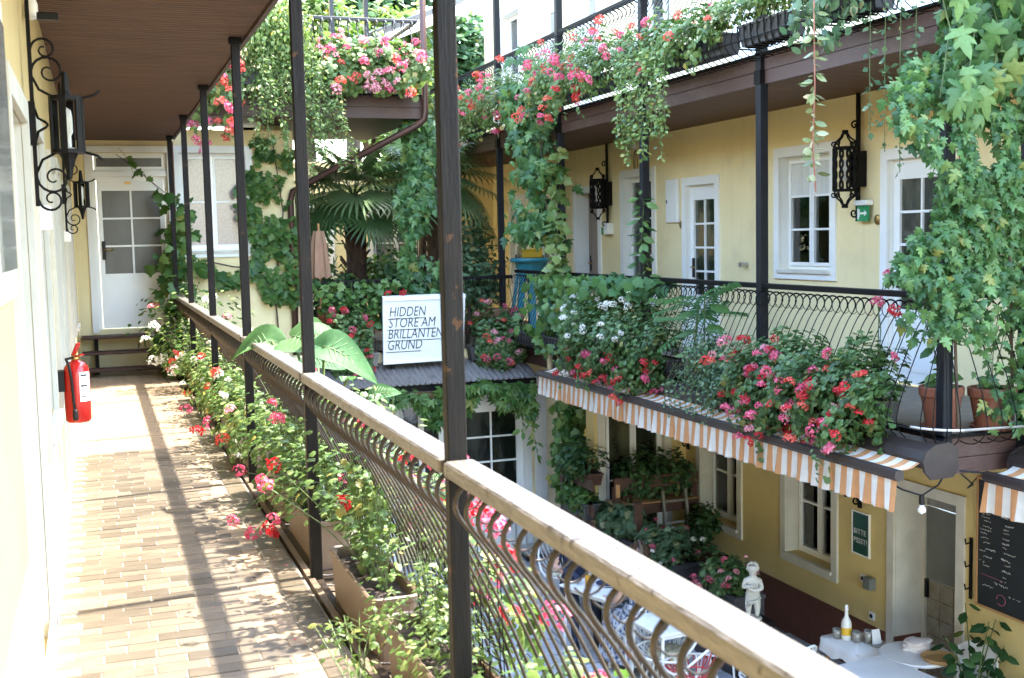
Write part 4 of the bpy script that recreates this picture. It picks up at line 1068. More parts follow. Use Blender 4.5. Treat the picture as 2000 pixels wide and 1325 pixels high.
for i, (y, z, lb) in enumerate(((9.34, -1.83, 'white socket under the green notice, left of its neighbour'), (9.20, -2.17, 'lone white socket low on the yellow wall above the plinth'))):
    t = thing('wall_socket', lb, 'socket', (6.99, y, z)); MB().bbox(6.98, 6.999, y-.04, y+.04, z-.04, z+.04, .004).build('plate', WHITE2, t); MB().lathe([(.0, 0), (.022, 0), (.022, .006)], (6.974, y, z), 12, 'x').build('recess', BLACKP, t)
t = thing('wall_bracket', 'small grey metal box beside the socket on the low wall', 'wall box', (6.95, 9.21, -1.84)); MB().bbox(6.92, 6.999, 9.15, 9.26, -1.9, -1.78, .006).build('case', DOORG, t)
# green notice
t = thing('notice_sign', 'dark green notice with white frame reading BITTE PSSST', 'sign', (6.99, 9.38, -1.4))
MB().box(6.985, 6.998, 9.255, 9.505, -1.595, -1.185).build('board', GREENS, t); mb = MB(); Plane('x', 6.985, -1); frame4(Plane('x', 6.999, -1), mb, 9.24, 9.52, -1.61, -1.17, .014, .0, .02); mb.build('frame', WHITE, t)
for s_, z in (('BITTE', -1.40), ('PSSST!', -1.49)):
    me = text_mesh(s_, .075, extrude=.001, spacing=1.05); me.materials.append(CHALK); o = link('lettering', me, t, rot=(PI/2, 0, -PI/2), loc=(6.983, 9.49, z))
# chalkboard menu
CB = thing('chalkboard', 'tall black chalkboard menu with pink heading on the yellow wall', 'menu board', (6.97, 7.45, -1.1))
MB().box(6.965, 6.99, 7.2, 7.745, -1.6, -.52).build('board', BOARD, CB); mb = MB(); frame4(Plane('x', 6.998, -1), mb, 7.18, 7.765, -1.62, -.5, .02, .0, .04); mb.build('frame', WOODL, CB)
def scribble(y, z, w_, h, m, name):
    mb = MB(); n = max(2, int(w_/.02)); 
    for k in range(n):
        if RN.random() < .12: continue
        a = y-w_*k/n; d = w_/n*.8; zz = z+RN.uniform(-.003, .003)
        P = [(6.9635, a-d*i/4, zz+h*RN.uniform(-.5, .5)) for i in range(5)]; mb.tube(P, .0022, 3, cap=False)
    return mb
for c0, rows in ((7.725, [(.0, .10, .9), (.045, .13, 1.2), (.07, .1, 1.2), (.10, .11, .8), (.15, .09, .8), (.18, .10, .7), (.21, .08, .7), (.26, .1, .8), (.29, .13, .7), (.32, .08, .7), (.36, .09, .8), (.40, .08, .7), (.45, .14, 1.1), (.48, .07, .7), (.52, .1, .8), (.57, .1, 1.2), (.60, .08, .8)]),
                 (7.48, [(.0, .13, .9), (.05, .15, 1.1), (.08, .06, .9), (.11, .1, .7), (.14, .08, .7), (.20, .1, .9), (.24, .06, .8), (.27, .09, .7), (.32, .08, .7), (.36, .12, .9), (.40, .05, .7), (.44, .13, .6), (.50, .1, 1.3), (.54, .07, .9), (.60, .1, 1.2), (.65, .09, .9), (.69, .07, .7)])):
    mb = MB()
    for dz, w_, h in rows:
        s_ = scribble(c0-RN.uniform(.0, .05), -.66-dz*.98, w_, .016*h, CHALK, 'x'); mb._add(s_.v, s_.f)
    mb.build('chalk_writing', CHALK, CB)
mb = scribble(7.62, -.615, .3, .04, CHALKP, 'x'); mb.tube([(6.9635, 7.70, -1.33), (6.9635, 7.45, -1.335)], .002, 3); mb.tube([(6.9635, 7.47+.05*math.cos(a*PI/8), -1.5+.045*math.sin(a*PI/8)) for a in range(15)], .003, 3); mb.build('pink_chalk', CHALKP, CB)
mb = scribble(7.55, -1.375, .16, .02, CHALK, 'x'); s_ = scribble(7.68, -1.42, .12, .01, CHALK, 'x'); mb._add(s_.v, s_.f); s_ = scribble(7.38, -1.45, .13, .014, CHALK, 'x'); mb._add(s_.v, s_.f); mb.build('chalk_writing', CHALK, CB)
t = thing('coat_hook', 'black iron coat hook strip between door and chalkboard', 'hook', (6.98, 7.86, -1.3))
mb = MB(); mb.bar((6.985, 7.85, -1.06), (6.985, 7.85, -1.6), .03, .012, (1, 0, 0))
for z in (-1.1, -1.3, -1.5): mb.tube([(6.98, 7.85, z), (6.93, 7.85, z-.01), (6.92, 7.85, z+.04)], .008, 5)
mb.build('strip', IRON, t)

# ================================================================== AWNINGS
def awning(label, x, y0, y1, z, out=.20, drop=.21, lb2=None):
    t = thing('awning', label, 'awning', (x, (y0+y1)/2, z))
    st = bpy.data.materials.get('awning_stripes') or stripes()
    # cassette: curved brown cover with end caps
    pr = [(.12, .06), (.02, .095), (-.08, .085), (-.16, .045), (-.185, -.01), (-.17, -.06), (-.1, -.03), (.12, -.10)]
    mb = MB(); mb.prism([(x+a, y0+.02, z+b) for a, b in pr], (0, y1-y0-.04, 0)); mb.build('cassette', AWNB, t)
    pe = [(.10, .06), (.02, .10), (-.085, .09), (-.165, .045), (-.19, -.02), (-.175, -.09), (-.12, -.15), (.06, -.145), (.10, -.1)]
    for y in (y0, y1-.02): MB().prism([(x+a, y, z+b) for a, b in pe], (0, .02, 0)).build('end_cap', AWNB, t)
    xb, zb = x-.17-out, z-.10
    N = 6; vs = []
    for i in range(N+1):
        s_ = i/N; vs += [(x-.165+(xb+.01-x+.165)*s_, y0+.05, z-.03+(zb+.03-z+.03)*s_-.02*math.sin(PI*s_)), (x-.165+(xb+.01-x+.165)*s_, y1-.05, z-.03+(zb+.03-z+.03)*s_-.02*math.sin(PI*s_))]
    mb = MB()._add(vs, [(2*i, 2*i+1, 2*i+3, 2*i+2) for i in range(N)]); mb.build('fabric', st, t)
    mb = MB(); mb.prism([(xb+.03, y0+.01, zb-.03), (xb-.02, y0+.01, zb-.035), (xb-.045, y0+.01, zb-.005), (xb-.035, y0+.01, zb+.03), (xb, y0+.01, zb+.042), (xb+.03, y0+.01, zb+.03)], (0, y1-y0-.02, 0)); mb.build('front_bar', AWNB, t)
    M = int((y1-y0)/.03); vs = []
    for i in range(M+1):
        y = y0+.015+(y1-y0-.03)*i/M; w_ = .014*math.sin(y*41)+.010*math.sin(y*23+1)+.008*math.sin(y*67)
        for k in range(4): vs.append((xb-.02-w_*k/3-.004*k, y, zb-.034-(drop+.004*math.sin(y*9))*k/3))
    mb = MB()._add(vs, [(4*i+k, 4*i+4+k, 4*i+5+k, 4*i+1+k) for i in range(M) for k in range(3)]); mb.build('valance', st, t, smooth=True)
    mb = MB()
    for y in (y0+.25, y1-.25): mb.bar((x-.1, y, z-.1), (xb, y+.1, zb-.05), .03, .04)
    mb.build('folding_arm', AWNB, t)
    return t
def stripes():
    m = bpy.data.materials.new('awning_stripes'); m.use_nodes = True; nt = m.node_tree; L = nt.links.new; b = nt.nodes['Principled BSDF']; b.inputs['Roughness'].default_value = .85
    g = _n(nt, 'ShaderNodeNewGeometry'); sx = _n(nt, 'ShaderNodeSeparateXYZ'); L(g.outputs['Position'], sx.inputs[0])
    a = _n(nt, 'ShaderNodeMath', operation='MULTIPLY'); a.inputs[1].default_value = 1/.138; L(sx.outputs['Y'], a.inputs[0])
    f = _n(nt, 'ShaderNodeMath', operation='FRACT'); L(a.outputs[0], f.inputs[0]); cmp_ = _n(nt, 'ShaderNodeMath', operation='GREATER_THAN'); cmp_.inputs[1].default_value = .5; L(f.outputs[0], cmp_.inputs[0])
    no = _n(nt, 'ShaderNodeTexNoise'); no.inputs['Scale'].default_value = 3
    mx = _n(nt, 'ShaderNodeMix', data_type='RGBA'); mx.inputs['A'].default_value = (.72, .68, .60, 1); mx.inputs['B'].default_value = (.60, .29, .12, 1); L(cmp_.outputs[0], mx.inputs['Factor'])
    hs = _n(nt, 'ShaderNodeHueSaturation'); mr = _n(nt, 'ShaderNodeMapRange'); mr.inputs[3].default_value = .8; mr.inputs[4].default_value = 1.15; L(no.outputs['Fac'], mr.inputs[0]); L(mr.outputs[0], hs.inputs['Value']); L(mx.outputs['Result'], hs.inputs['Color'])
    L(hs.outputs[0], b.inputs['Base Color']); tr = _n(nt, 'ShaderNodeBsdfTranslucent'); L(hs.outputs[0], tr.inputs['Color']); ms = _n(nt, 'ShaderNodeMixShader'); ms.inputs[0].default_value = .35
    L(b.outputs[0], ms.inputs[1]); L(tr.outputs[0], ms.inputs[2]); L(ms.outputs[0], nt.nodes['Material Output'].inputs[0]); return m
awning('long orange and white striped awning below the flower boxes', 5.36, 6.27, 12.95, .06)
awning('short end of a second striped awning at the right picture edge', 6.12, 3.4, 6.33, -.02)
# festoon cable with bulb
t = thing('festoon_lights', 'black cable with one clear bulb hanging between the two awnings', 'string lights', (5.4, 6.4, -.2))
mb = MB(); mb.tube([(5.1, 6.62, -.13), (5.2, 6.52, -.2), (5.3, 6.44, -.235), (5.42, 6.42, -.17), (5.55, 6.48, -.08), (5.7, 6.4, -.1), (5.9, 6.3, -.11), (6.1, 6.25, -.06)], .007, 5)
mb.tube([(5.6, 6.45, -.08), (5.75, 6.45, -.2), (6.1, 6.9, -.35), (6.9, 7.7, -.5)], .006, 5); mb.build('cable', BLACKP, t, smooth=True)
MB().lathe([(.018, .06), (.02, .0), (.014, -.01)], (5.3, 6.44, -.29), 10).build('socket', BLACKP, t); MB().lathe([(.013, .0), (.03, -.03), (.028, -.05), (0, -.068)], (5.3, 6.44, -.30), 12).build('bulb', BULB, t, smooth=True)

# ================================================================== PLANTERS
def planter_mesh():
    def rr(l, w_, r, z, n=4):
        out = []
        for cx, cy, a0 in ((w_/2-r, l/2-r, 0), (-w_/2+r, l/2-r, PI/2), (-w_/2+r, -l/2+r, PI), (w_/2-r, -l/2+r, 1.5*PI)):
            for i in range(n+1): a = a0+PI/2*i/n; out.append((cx+r*math.cos(a), cy+r*math.sin(a), z))
        return out
    R_ = [rr(.78, .16, .03, -.06), rr(.80, .175, .035, -.05), rr(.84, .195, .04, .215), rr(.865, .215, .045, .225), rr(.865, .215, .045, .245), rr(.85, .2, .04, .25), rr(.83, .18, .035, .243), rr(.81, .16, .03, .16)]
    mb = MB(); n = len(R_[0]); vs = [p for r in R_ for p in r]
    fs = [(k*n+i, k*n+(i+1) % n, (k+1)*n+(i+1) % n, (k+1)*n+i) for k in range(len(R_)-1) for i in range(n)]+[tuple(range(n-1, -1, -1))]
    mb._add(vs, fs); body = mb.mesh('box_body', PLANT)
    mb = MB()._add(rr(.825, .175, .033, .205), [tuple(range(n))]); soil = mb.mesh('soil', SOIL)
    f = MB().box(-.100, -.090, -.006, .006, -.075, .03).box(-.108, .08, -.02, .02, -.075, -.062).mesh('foot', KERB)
    return body, soil, f
PB, PS, PF_ = planter_mesh()
p0 = thing('planter', 'tan planter box left of the nearest post, trailing creepers over its lip', 'planter', (1.045, 3.70, -.035), 0, 'tan planters along the walkway railing')
link('box_body', PB, p0, local=True); link('soil', PS, p0, local=True)
for y in (-.3, .3): link('foot', PF_, p0, local=True, loc=(0, y, 0))
PL = [(4.74, 'empty-fronted tan planter box between the first two posts, wholly in view'), (6.08, 'tan planter with pink geranium just beyond the second post'), (7.12, 'tan planter second beyond the white sign post gap'),
      (8.46, 'tan planter before the third post with white flowers'), (9.50, 'tan planter beside the third post, half hidden by leaves'), (10.84, 'tan planter behind the fourth post'), (11.88, 'tan planter before the fifth post'),
      (13.22, 'small far tan planter below white hydrangeas'), (14.26, 'farthest tan planter, next to the wooden steps'), (2.35, 'tan planter right of the nearest post at the bottom edge')]
for y, lb in PL: copy_tree(p0, (1.045+RN.uniform(-.005, .005), y, -.035), RN.uniform(-.025, .025), lb)
# wire trellis behind the two nearest planters
t = thing('wire_trellis', 'dark wire mesh panel standing in the nearest planters', 'trellis', (1.17, 4.0, .1))
mb = MB()
for i in range(17): y = 3.25+.065*i; mb.tube([(1.12+.01*math.sin(i*2), y, .15), (1.11+.012*math.sin(i*1.3), y+.005*math.sin(i*3), .62+.06*math.sin(i*.9))], .0022, 4)
for k in range(9): z = .2+.05*k; mb.tube([(1.115+.01*math.sin(k+j), 3.25+.1*j, z+.008*math.sin(j*2+k)) for j in range(11)], .0022, 4)
mb.build('wire', IRON, t)

# right balcony boxes
def dark_box(label, A, B, w_=.2, h=.18, name='flower_box', m=None, group='dark flower boxes on the right balconies', ribs=False):
    A, B = Vector(A), Vector(B); t = thing(name, label, 'flower box', tuple((A+B)/2), 0, group); d = (B-A).normalized(); n = Vector((-d.y, d.x, 0))
    def ring(wd, z, e=0): return [tuple(A-d*e-n*wd/2+Vector((0, 0, z))), tuple(B+d*e-n*wd/2+Vector((0, 0, z))), tuple(B+d*e+n*wd/2+Vector((0, 0, z))), tuple(A-d*e+n*wd/2+Vector((0, 0, z)))]
    mb = MB(); vs = ring(w_*.8, 0, -.02)+ring(w_, h-.02)+ring(w_+.02, h-.018, .01)+ring(w_+.02, h, .01)+ring(w_-.03, h, -.015)+ring(w_-.04, h-.06, -.02)
    mb._add(vs, [(3, 2, 1, 0)]+[(k*4+i, k*4+(i+1) % 4, k*4+4+(i+1) % 4, k*4+4+i) for k in range(5) for i in range(4)]); mb.build('box_body', m or DBOX, t)
    mb = MB()._add(ring(w_-.035, h-.05, -.018), [(0, 1, 2, 3)]); mb.build('soil', SOIL, t)
    if ribs:
        k = int((B-A).length/.1)
        for i in range(k+1):
            p = A.lerp(B, i/k); mb = MB(); mb.tube([p+n*s_*(w_*.5+.012)+Vector((0, 0, z)) for s_, z in ((1, h), (.98, h*.5), (.8, -.012), (-.8, -.012), (-.98, h*.5), (-1, h))], .008, 4); mb.build('basket_rib', IRON, t)
    return t
dark_box('dark flower box with the big pink and red geraniums over the awning', (5.33, 6.85, .19), (5.33, 8.55, .19))
dark_box('dark flower box holding fine-leaved shrubs beside the black post', (5.33, 8.95, .19), (5.33, 9.75, .19))
dark_box('dark flower box with red and white geraniums at the far part of the awning', (5.33, 10.1, .19), (5.33, 11.9, .19))
dark_box('dark flower box under the pale creeper at the terrace corner', (5.33, 12.2, .19), (5.33, 14.4, .19))
dark_box('ribbed black basket box above, nearest the big vine', (5.33, 6.9, 3.17), (5.33, 7.55, 3.17), ribs=True)
dark_box('ribbed black basket box above, right of the black post', (5.33, 8.0, 3.17), (5.33, 8.72, 3.17), ribs=True)
dark_box('black box of the upper balcony with trailing shoots over the edge', (5.33, 9.0, 3.17), (5.33, 11.0, 3.17))
dark_box('black box of the upper balcony full of red geraniums by the hanging vine', (5.33, 11.3, 3.17), (5.33, 13.3, 3.17))
dark_box('far black box of the upper balcony behind the hanging vine', (5.33, 14.4, 3.17), (5.33, 17.2, 3.17))
dark_box('brown box of pink geraniums on the sunlit end balcony', (2.75, 14.68, 3.55), (4.0, 14.68, 3.55), group='boxes of the end balcony')
dark_box('brown box under the big trailing shrub of the end balcony', (1.3, 14.68, 3.55), (2.6, 14.68, 3.55), group='boxes of the end balcony')
dark_box('grey wooden box left of the sign on the terrace edge', (2.7, 14.93, -.05), (3.45, 14.93, -.05), m=WOODG, group='boxes beside the white sign')
dark_box('terrace box right of the sign with dark geraniums', (4.72, 14.93, -.05), (5.4, 14.93, -.05), group='boxes beside the white sign')
# terracotta pots
def pot(label, p, r, h, m=None, saucer=True, group=None, name='flower_pot'):
    t = thing(name, label, 'flower pot', p, 0, group)
    MB().lathe([(.0, .012), (r*.68, .012), (r*.92, h*.78), (r, h*.79), (r*1.02, h*.97), (r*.99, h), (r*.9, h), (r*.86, h*.82)], p, 24).build('pot_body', m or TERRA, t, smooth=False)
    MB().lathe([(0, h*.85), (r*.87, h*.85)], p, 20).build('soil', SOIL, t)
    if saucer: MB().lathe([(.0, 0), (r*.82, 0), (r*.95, .03), (r*.9, .03), (r*.8, .011), (0, .011)], p, 24).build('saucer', m or TERRA, t)
    return t
pot('terracotta pot inside the corner basket, left of two, behind the black post', (5.66, 6.68, .17), .155, .31, group='terracotta pots in the corner basket')
pot('terracotta pot inside the corner basket, right of two, under the vine', (5.97, 6.52, .17), .165, .30, group='terracotta pots in the corner basket')
pot('terracotta pot behind the terrace railing at the left, under ivy', (2.95, 15.45, .1), .19, .62, saucer=False)
pot('terracotta bowl behind the terrace railing below the turquoise table', (5.35, 15.5, .1), .22, .5, saucer=False)
pot('large brown palm tub on the terrace behind the sign', (3.62, 17, .1), .3, .45, TERRA)
pot('dark palm tub on the terrace behind the nearest post', (4.85, 17.3, .1), .3, .45, DBOX)

# turquoise table with yellow box, parasol, cream spout
t = thing('bistro_table', 'turquoise garden table with slatted splayed legs behind the railing', 'table', (5.95, 15.7, .15))
MB().lathe([(0, 1.10), (.3, 1.10), (.31, 1.125), (.3, 1.15), (0, 1.15)], (5.95, 15.7, .15), 26).build('table_top', TURQ, t)
MB().lathe([(.2, .95), (.24, 1.08), (.24, 1.10)], (5.95, 15.7, .15), 20).build('apron', TURQ, t)
for i in range(10):
    a = i*2*PI/10; MB().bar((5.95+.2*math.cos(a), 15.7+.2*math.sin(a), 1.12), (5.95+.36*math.cos(a), 15.7+.36*math.sin(a), .15), .09, .018, (math.cos(a), math.sin(a), 0)).build('leg', TURQ, t)
t = thing('storage_box', 'yellow box standing on the turquoise table', 'box', (5.98, 15.75, 1.30)); MB().bbox(5.86, 6.12, 15.66, 15.84, 1.301, 1.41, .01).build('tub', YELBOX, t); MB().bbox(5.85, 6.13, 15.65, 15.85, 1.411, 1.43, .004).build('lid', YELBOX, t)
t = thing('parasol', 'folded tan parasol on the terrace beside the downpipe', 'parasol', (2.85, 15.6, .1))
MB().tube([(2.85, 15.6, .1), (2.85, 15.6, 1.85)], .016, 8).build('pole', WOODL, t)
mb = MB(); N = 14; vs = []
for z, r in ((1.75, .055), (1.66, .075), (1.5, .09), (1.25, .11), (1.1, .12)):
    for k in range(N): a = 2*PI*k/N; q = r*(1+.28*(k % 2)); vs.append((2.85+q*math.cos(a), 15.6+q*math.sin(a), z+(.04*(k % 2) if z < 1.3 else 0)))
mb._add(vs, [(i*N+k, i*N+(k+1) % N, (i+1)*N+(k+1) % N, (i+1)*N+k) for i in range(4) for k in range(N)]); mb.build('canopy', CANV, t)
t = thing('rain_hopper', 'small cream rain funnel with rusty mouth at the awning corner', 'pipe', (5.45, 13.9, .1))
mb = MB(); mb.tube([(5.38, 13.7, .32), (5.41, 13.72, .25), (5.44, 13.75, .12), (5.45, 13.76, -.1)], [.065, .06, .04, .035], 12, cap=False); mb.build('spout', CREAM, t, smooth=True); MB().tube([(5.372, 13.695, .326), (5.378, 13.7, .316)], [.055, .055], 12).build('mouth', TERRA, t)

# ================================================================== COURTYARD FURNITURE
G = -2.8
# timber planting rack with ladder
TR = thing('plant_rack', 'dark red timber planting rack in the shade under the balcony', 'plant rack', (6.3, 12.6, G))
for x, y in ((5.8, 12.55), (6.85, 12.55), (5.8, 11.95), (5.55, 13.6)): MB().bbox(x-.04, x+.04, y-.04, y+.04, G, -1.44 if y > 12 else -1.5, .004).build('upright', WOODD, TR)
for z in (-1.48, -1.80, -2.25): MB().bbox(5.76, 6.9, 12.50, 12.53, z, z+.15, .004).build('board', WOODD, TR)
MB().bbox(5.75, 6.9, 12.45, 12.78, -1.66, -1.645, .003).build('shelf', WOODL, TR)
MB().bbox(5.772, 5.828, 12.495, 12.499, -1.56, -1.40).build('end_block', WOODL, TR)
for z in (-1.48, -1.8, -2.0): MB().bbox(5.50, 5.53, 12.6, 13.6, z, z+.14, .004).build('board', WOODD, TR)
dark_box('dark red timber trough of the rack, topmost on the left', (5.62, 12.75, -1.45), (5.62, 13.55, -1.45), .2, .15, 'plant_trough', WOODD, 'troughs of the plant rack')
dark_box('grey zinc trough of the rack, below the timber one', (5.55, 12.7, -1.86), (5.55, 13.55, -1.86), .2, .2, 'plant_trough', DBOX, 'troughs of the plant rack')
dark_box('long timber trough in front of the cross wall window', (5.9, 12.7, -1.62), (6.85, 12.7, -1.62), .24, .2, 'plant_trough', WOODD, 'troughs of the plant rack')
t = thing('ladder', 'grey wooden ladder leaning against the plant rack', 'ladder', (6.55, 12.3, G))
for x in (6.37, 6.68): MB().bar((x, 12.2, G), (x, 12.44, -1.52), .04, .03, (1, 0, 0)).build('rail', WOODG, t)
for k in range(5): f_ = .1+.2*k; MB().bar((6.39, 12.2+.24*f_, G+1.28*f_), (6.66, 12.2+.24*f_, G+1.28*f_), .026, .026).build('rung', WOODG, t)
def tall_box(label, y0, y1, x=5.95, w_=.34, z1=-2.0):
    t = thing('planter', label, 'planter', (x, (y0+y1)/2, G), 0, 'dark courtyard planters'); mb = MB()
    a = (x-w_/2, x+w_/2); mb.bbox(a[0], a[1], y0, y1, G, z1-.03, .006); mb.build('box_body', DBOX, t)
    mb = MB(); pZ = [(a[0]-.01, a[1]+.01, y0-.01, y0+.03), (a[0]-.01, a[1]+.01, y1-.03, y1+.01), (a[0]-.01, a[0]+.03, y0+.03, y1-.03), (a[1]-.03, a[1]+.01, y0+.03, y1-.03)]
    for q in pZ: mb.box(*q, z1-.028, z1+.01)
    mb.build('rim', DBOX, t); MB().box(a[0]+.03, a[1]-.03, y0+.03, y1-.03, z1-.029, z1-.015).build('soil', SOIL, t)
tall_box('dark tall planter nearest the ladder, with leafy hydrangea', 11.95, 13.0, 5.9)
tall_box('dark tall planter in the middle, with white flowers', 10.95, 11.85, 5.93)
tall_box('dark tall planter with pink flowers beside the white statue', 9.72, 10.55, 5.93)
# low rubbish trolley / dolly
t = thing('plant_trolley', 'grey steel trolley frame by the white glazed door', 'trolley', (5.5, 14.6, G))
mb = MB(); mb.box(5.3, 5.75, 14.4, 14.85, G+.09, G+.13); mb.build('deck', SILVER, t)
for x, y in ((5.33, 14.43), (5.72, 14.43), (5.33, 14.82), (5.72, 14.82)): MB().lathe([(.0, -.015), (.045, -.015), (.045, .015), (0, .015)], (x, y, G+.045), 12, 'x').build('wheel', BLACKP, t)
mb = MB(); mb.tube([(5.32, 14.42, G+.13), (5.32, 14.42, G+.8), (5.32, 14.84, G+.8), (5.32, 14.84, G+.13)], .012, 6); mb.build('handle', SILVER, t)

def rect_table(label, cx, cy, rz, lx, ly, h=.72, m=None, leg=WIRE, name='table', cat='table', sag=False):
    t = thing(name, label, cat, (cx, cy, G), rz)
    MB().bbox(-lx/2, lx/2, -ly/2, ly/2, h-.025, h, .006).build('table_top', m or TABLEW, t, local=True)
    mb = MB(); mb.box(-lx/2+.05, lx/2-.05, -ly/2+.05, ly/2-.05, h-.07, h-.026); mb.build('apron', leg, t, local=True)
    for x, y in ((-1, -1), (1, -1), (1, 1), (-1, 1)): MB().tube([(x*(lx/2-.06), y*(ly/2-.06), h-.03), (x*(lx/2-.03), y*(ly/2-.03), 0)], .016, 6).build('leg', leg, t, local=True)
    return t
def wire_chair(label, cx, cy, rz, wires=WIRE, wires2=None, group='white wire chairs'):
    """round wire chair: hoop back, basket of wires, four rod legs"""
    t = thing('wire_chair', label, 'chair', (cx, cy, G), rz, group)
    ring = []; N = 28
    for i in range(N):
        a = 2*PI*i/N; x, y = .30*math.cos(a), .30*math.sin(a); b = max(0, -math.sin(a)); ring.append((x*1.05, y*1.1-.02*b, .46+.36*b**1.4))
    MB().tube(ring, .013, 6, closed=True).build('hoop', wires, t, local=True, smooth=True)
    seat = [(.13*math.cos(2*PI*i/12), .02+.13*math.sin(2*PI*i/12), .40) for i in range(12)]; mb = MB(); mb.tube(seat, .008, 5, closed=True)
    for i in range(N):
        p = Vector(ring[i]); a = 2*PI*i/N; q = Vector((.13*math.cos(a), .02+.13*math.sin(a), .40)); mb.tube([p, (p+q)/2-Vector((0, 0, .035)), q], .006, 4)
    mb.build('wire_basket', wires2 or wires, t, local=True)
    for x, y in ((-1, 1), (1, 1), (1, -1), (-1, -1)):
        mb = MB(); mb.tube([(x*.12, y*.1+.02, .40), (x*.25, y*.24, .0)], .011, 5); mb.tube([(x*.24, y*.2, .44 if y > 0 else .5), (x*.25, y*.24, .0)], .009, 5); mb.build('leg', wires, t, local=True)
    return t
STRIPE = mat('striped_cushion', (.62, .58, .46), .9, (.33, .31, .16), scale=1, stretch=(26, 26, .0), detail=0)
def cushion(label, cx, cy, z, rz, m, r=.22, h=.06):
    t = thing('cushion', label, 'cushion', (cx, cy, z), rz, 'chair cushions')
    MB().lathe([(0, 0), (r*.8, 0), (r, h*.35), (r*.97, h*.75), (r*.8, h), (0, h*1.05)], (0, 0, 0), 20).build('pad', m, t, local=True, smooth=True); return t
rect_table('white rectangular table with drink and plate by the woman in the patterned dress', 4.88, 10.88, .35, .62, .75)
rect_table('small white table between the seated woman and the red wire chair', 5.0, 9.62, .1, .62, .62)
rect_table('white square table at the bottom edge below the side table', 6.0, 7.75, .12, .62, .66)
wire_chair('white wire chair with pale cushion behind the rail near the trolley', 5.05, 12.35, 3.4)
cushion('pale striped cushion on the far wire chair', 5.05, 12.35, G+.41, .3, STRIPE)
wire_chair('white wire chair of the woman in the patterned dress', 4.98, 10.15, -.2)
wire_chair('white wire chair with olive striped cushion in front of the red one', 4.95, 9.55, 1.3)
cushion('olive striped cushion on the white chair beside the small table', 4.95, 9.55, G+.41, .2, STRIPE)
wire_chair('red and white wire chair near the lower picture edge', 5.0, 9.08, .3, WIRE, REDW)
wire_chair('white wire chair at the table by the statue', 5.52, 8.6, .4)
wire_chair('white wire chair at the lower right corner below the leafy pot', 6.75, 7.05, 1.0)
# round table
t = thing('round_table', 'round white bistro table with towel and wicker basket beside the door', 'table', (6.55, 8.02, G))
MB().lathe([(0, .695), (.30, .695), (.31, .71), (.3, .722), (0, .722)], (0, 0, 0), 36).build('table_top', TABLEW, t, local=True); MB().lathe([(.17, 0), (.16, .02), (.03, .05), (.02, .1), (.02, .69), (.06, .695)], (0, 0, 0), 16).build('pedestal', WHITE, t, local=True)
t = thing('towel', 'folded pale pink towel on the round table', 'towel', (6.62, 8.08, G+.722))
for k in range(3):
    mb = MB(); N = 18; vs = []
    for z, r in ((0, .12), (.012, .128), (.03, .12), (.036, .1)):
        for i in range(N): a = 2*PI*i/N; q = r*(1+.12*math.sin(a*3+k)+.05*math.sin(a*7+k*2)); vs.append((q*math.cos(a)*1.0, q*math.sin(a)*.75, .03*k+z*(1-.1*k)+.006*math.sin(a*4+k)))
    mb._add(vs, [(i*N+j, i*N+(j+1) % N, (i+1)*N+(j+1) % N, (i+1)*N+j) for i in range(3) for j in range(N)]+[tuple(range(3*N, 4*N))]); mb.build('fold', TOWEL, t, local=True, smooth=True)
t = thing('wicker_basket', 'shallow brown wicker tray lying on the round table edge', 'basket', (6.62, 7.80, G+.723)); MB().lathe([(0, .0), (.13, .0), (.155, .03), (.15, .036), (.125, .01), (0, .01)], (0, 0, 0), 26).build('tray', WICKER, t, local=True)
# side table with bottle and glasses
t = rect_table('small side table with white cloth against the red-brown plinth', 6.36, 8.6, .1, .42, .5, .66, CLOTH, WOODL)
t = thing('tablecloth', 'white cloth hanging over the small side table', 'tablecloth', (6.36, 8.6, G+.662), .1)
mb = MB(); N = 40; vs = []
for lv in range(4):
    for i in range(N):
        a = 2*PI*i/N; c_, s_ = math.cos(a), math.sin(a); q = 1/max(abs(c_)/.215, abs(s_)/.255); o_ = 1+(.02+.02*math.sin(a*9))*max(0, lv-1); vs.append((c_*q*o_*(1.005 if lv else .0), s_*q*o_*(1.005 if lv else 0), .004-(.0, .0, .07, .13+.02*math.sin(a*5))[lv]))
mb._add(vs, [(i*N+j, i*N+(j+1) % N, (i+1)*N+(j+1) % N, (i+1)*N+j) for i in range(3) for j in range(N)]); mb.build('cloth', CLOTH, t, local=True, smooth=True)
zt = G+.668
t = thing('bottle', 'white swing-top bottle on the side table', 'bottle', (6.3, 8.66, zt)); MB().lathe([(0, 0), (.045, 0), (.048, .01), (.048, .15), (.04, .18), (.018, .22), (.015, .27), (.019, .275), (.019, .29), (0, .295)], (0, 0, 0), 18).build('glass_body', CARAFE, t, local=True, smooth=True); MB().lathe([(.0485, .05), (.0485, .12)], (0, 0, 0), 18).build('paper_label', YELBOX, t, local=True); MB().lathe([(.012, .29), (.017, .31), (.01, .325), (0, .327)], (0, 0, 0), 10).build('stopper', WHITE2, t, local=True)
for x, y, h, lb in ((6.34, 8.56, .1, 'smoked tumbler in front of the bottle'), (6.42, 8.50, .12, 'tall smoked tumbler right of the bottle'), (6.24, 8.72, .09, 'smoked bowl glass behind the bottle')):
    t = thing('tumbler', lb, 'glass', (x, y, zt), 0, 'glasses on the side table'); MB().lathe([(0, .006), (.034, .006), (.043, h), (.041, h), (.032, .012), (0, .012)], (0, 0, 0), 16).build('glass_body', TUMBLER, t, local=True, smooth=True)
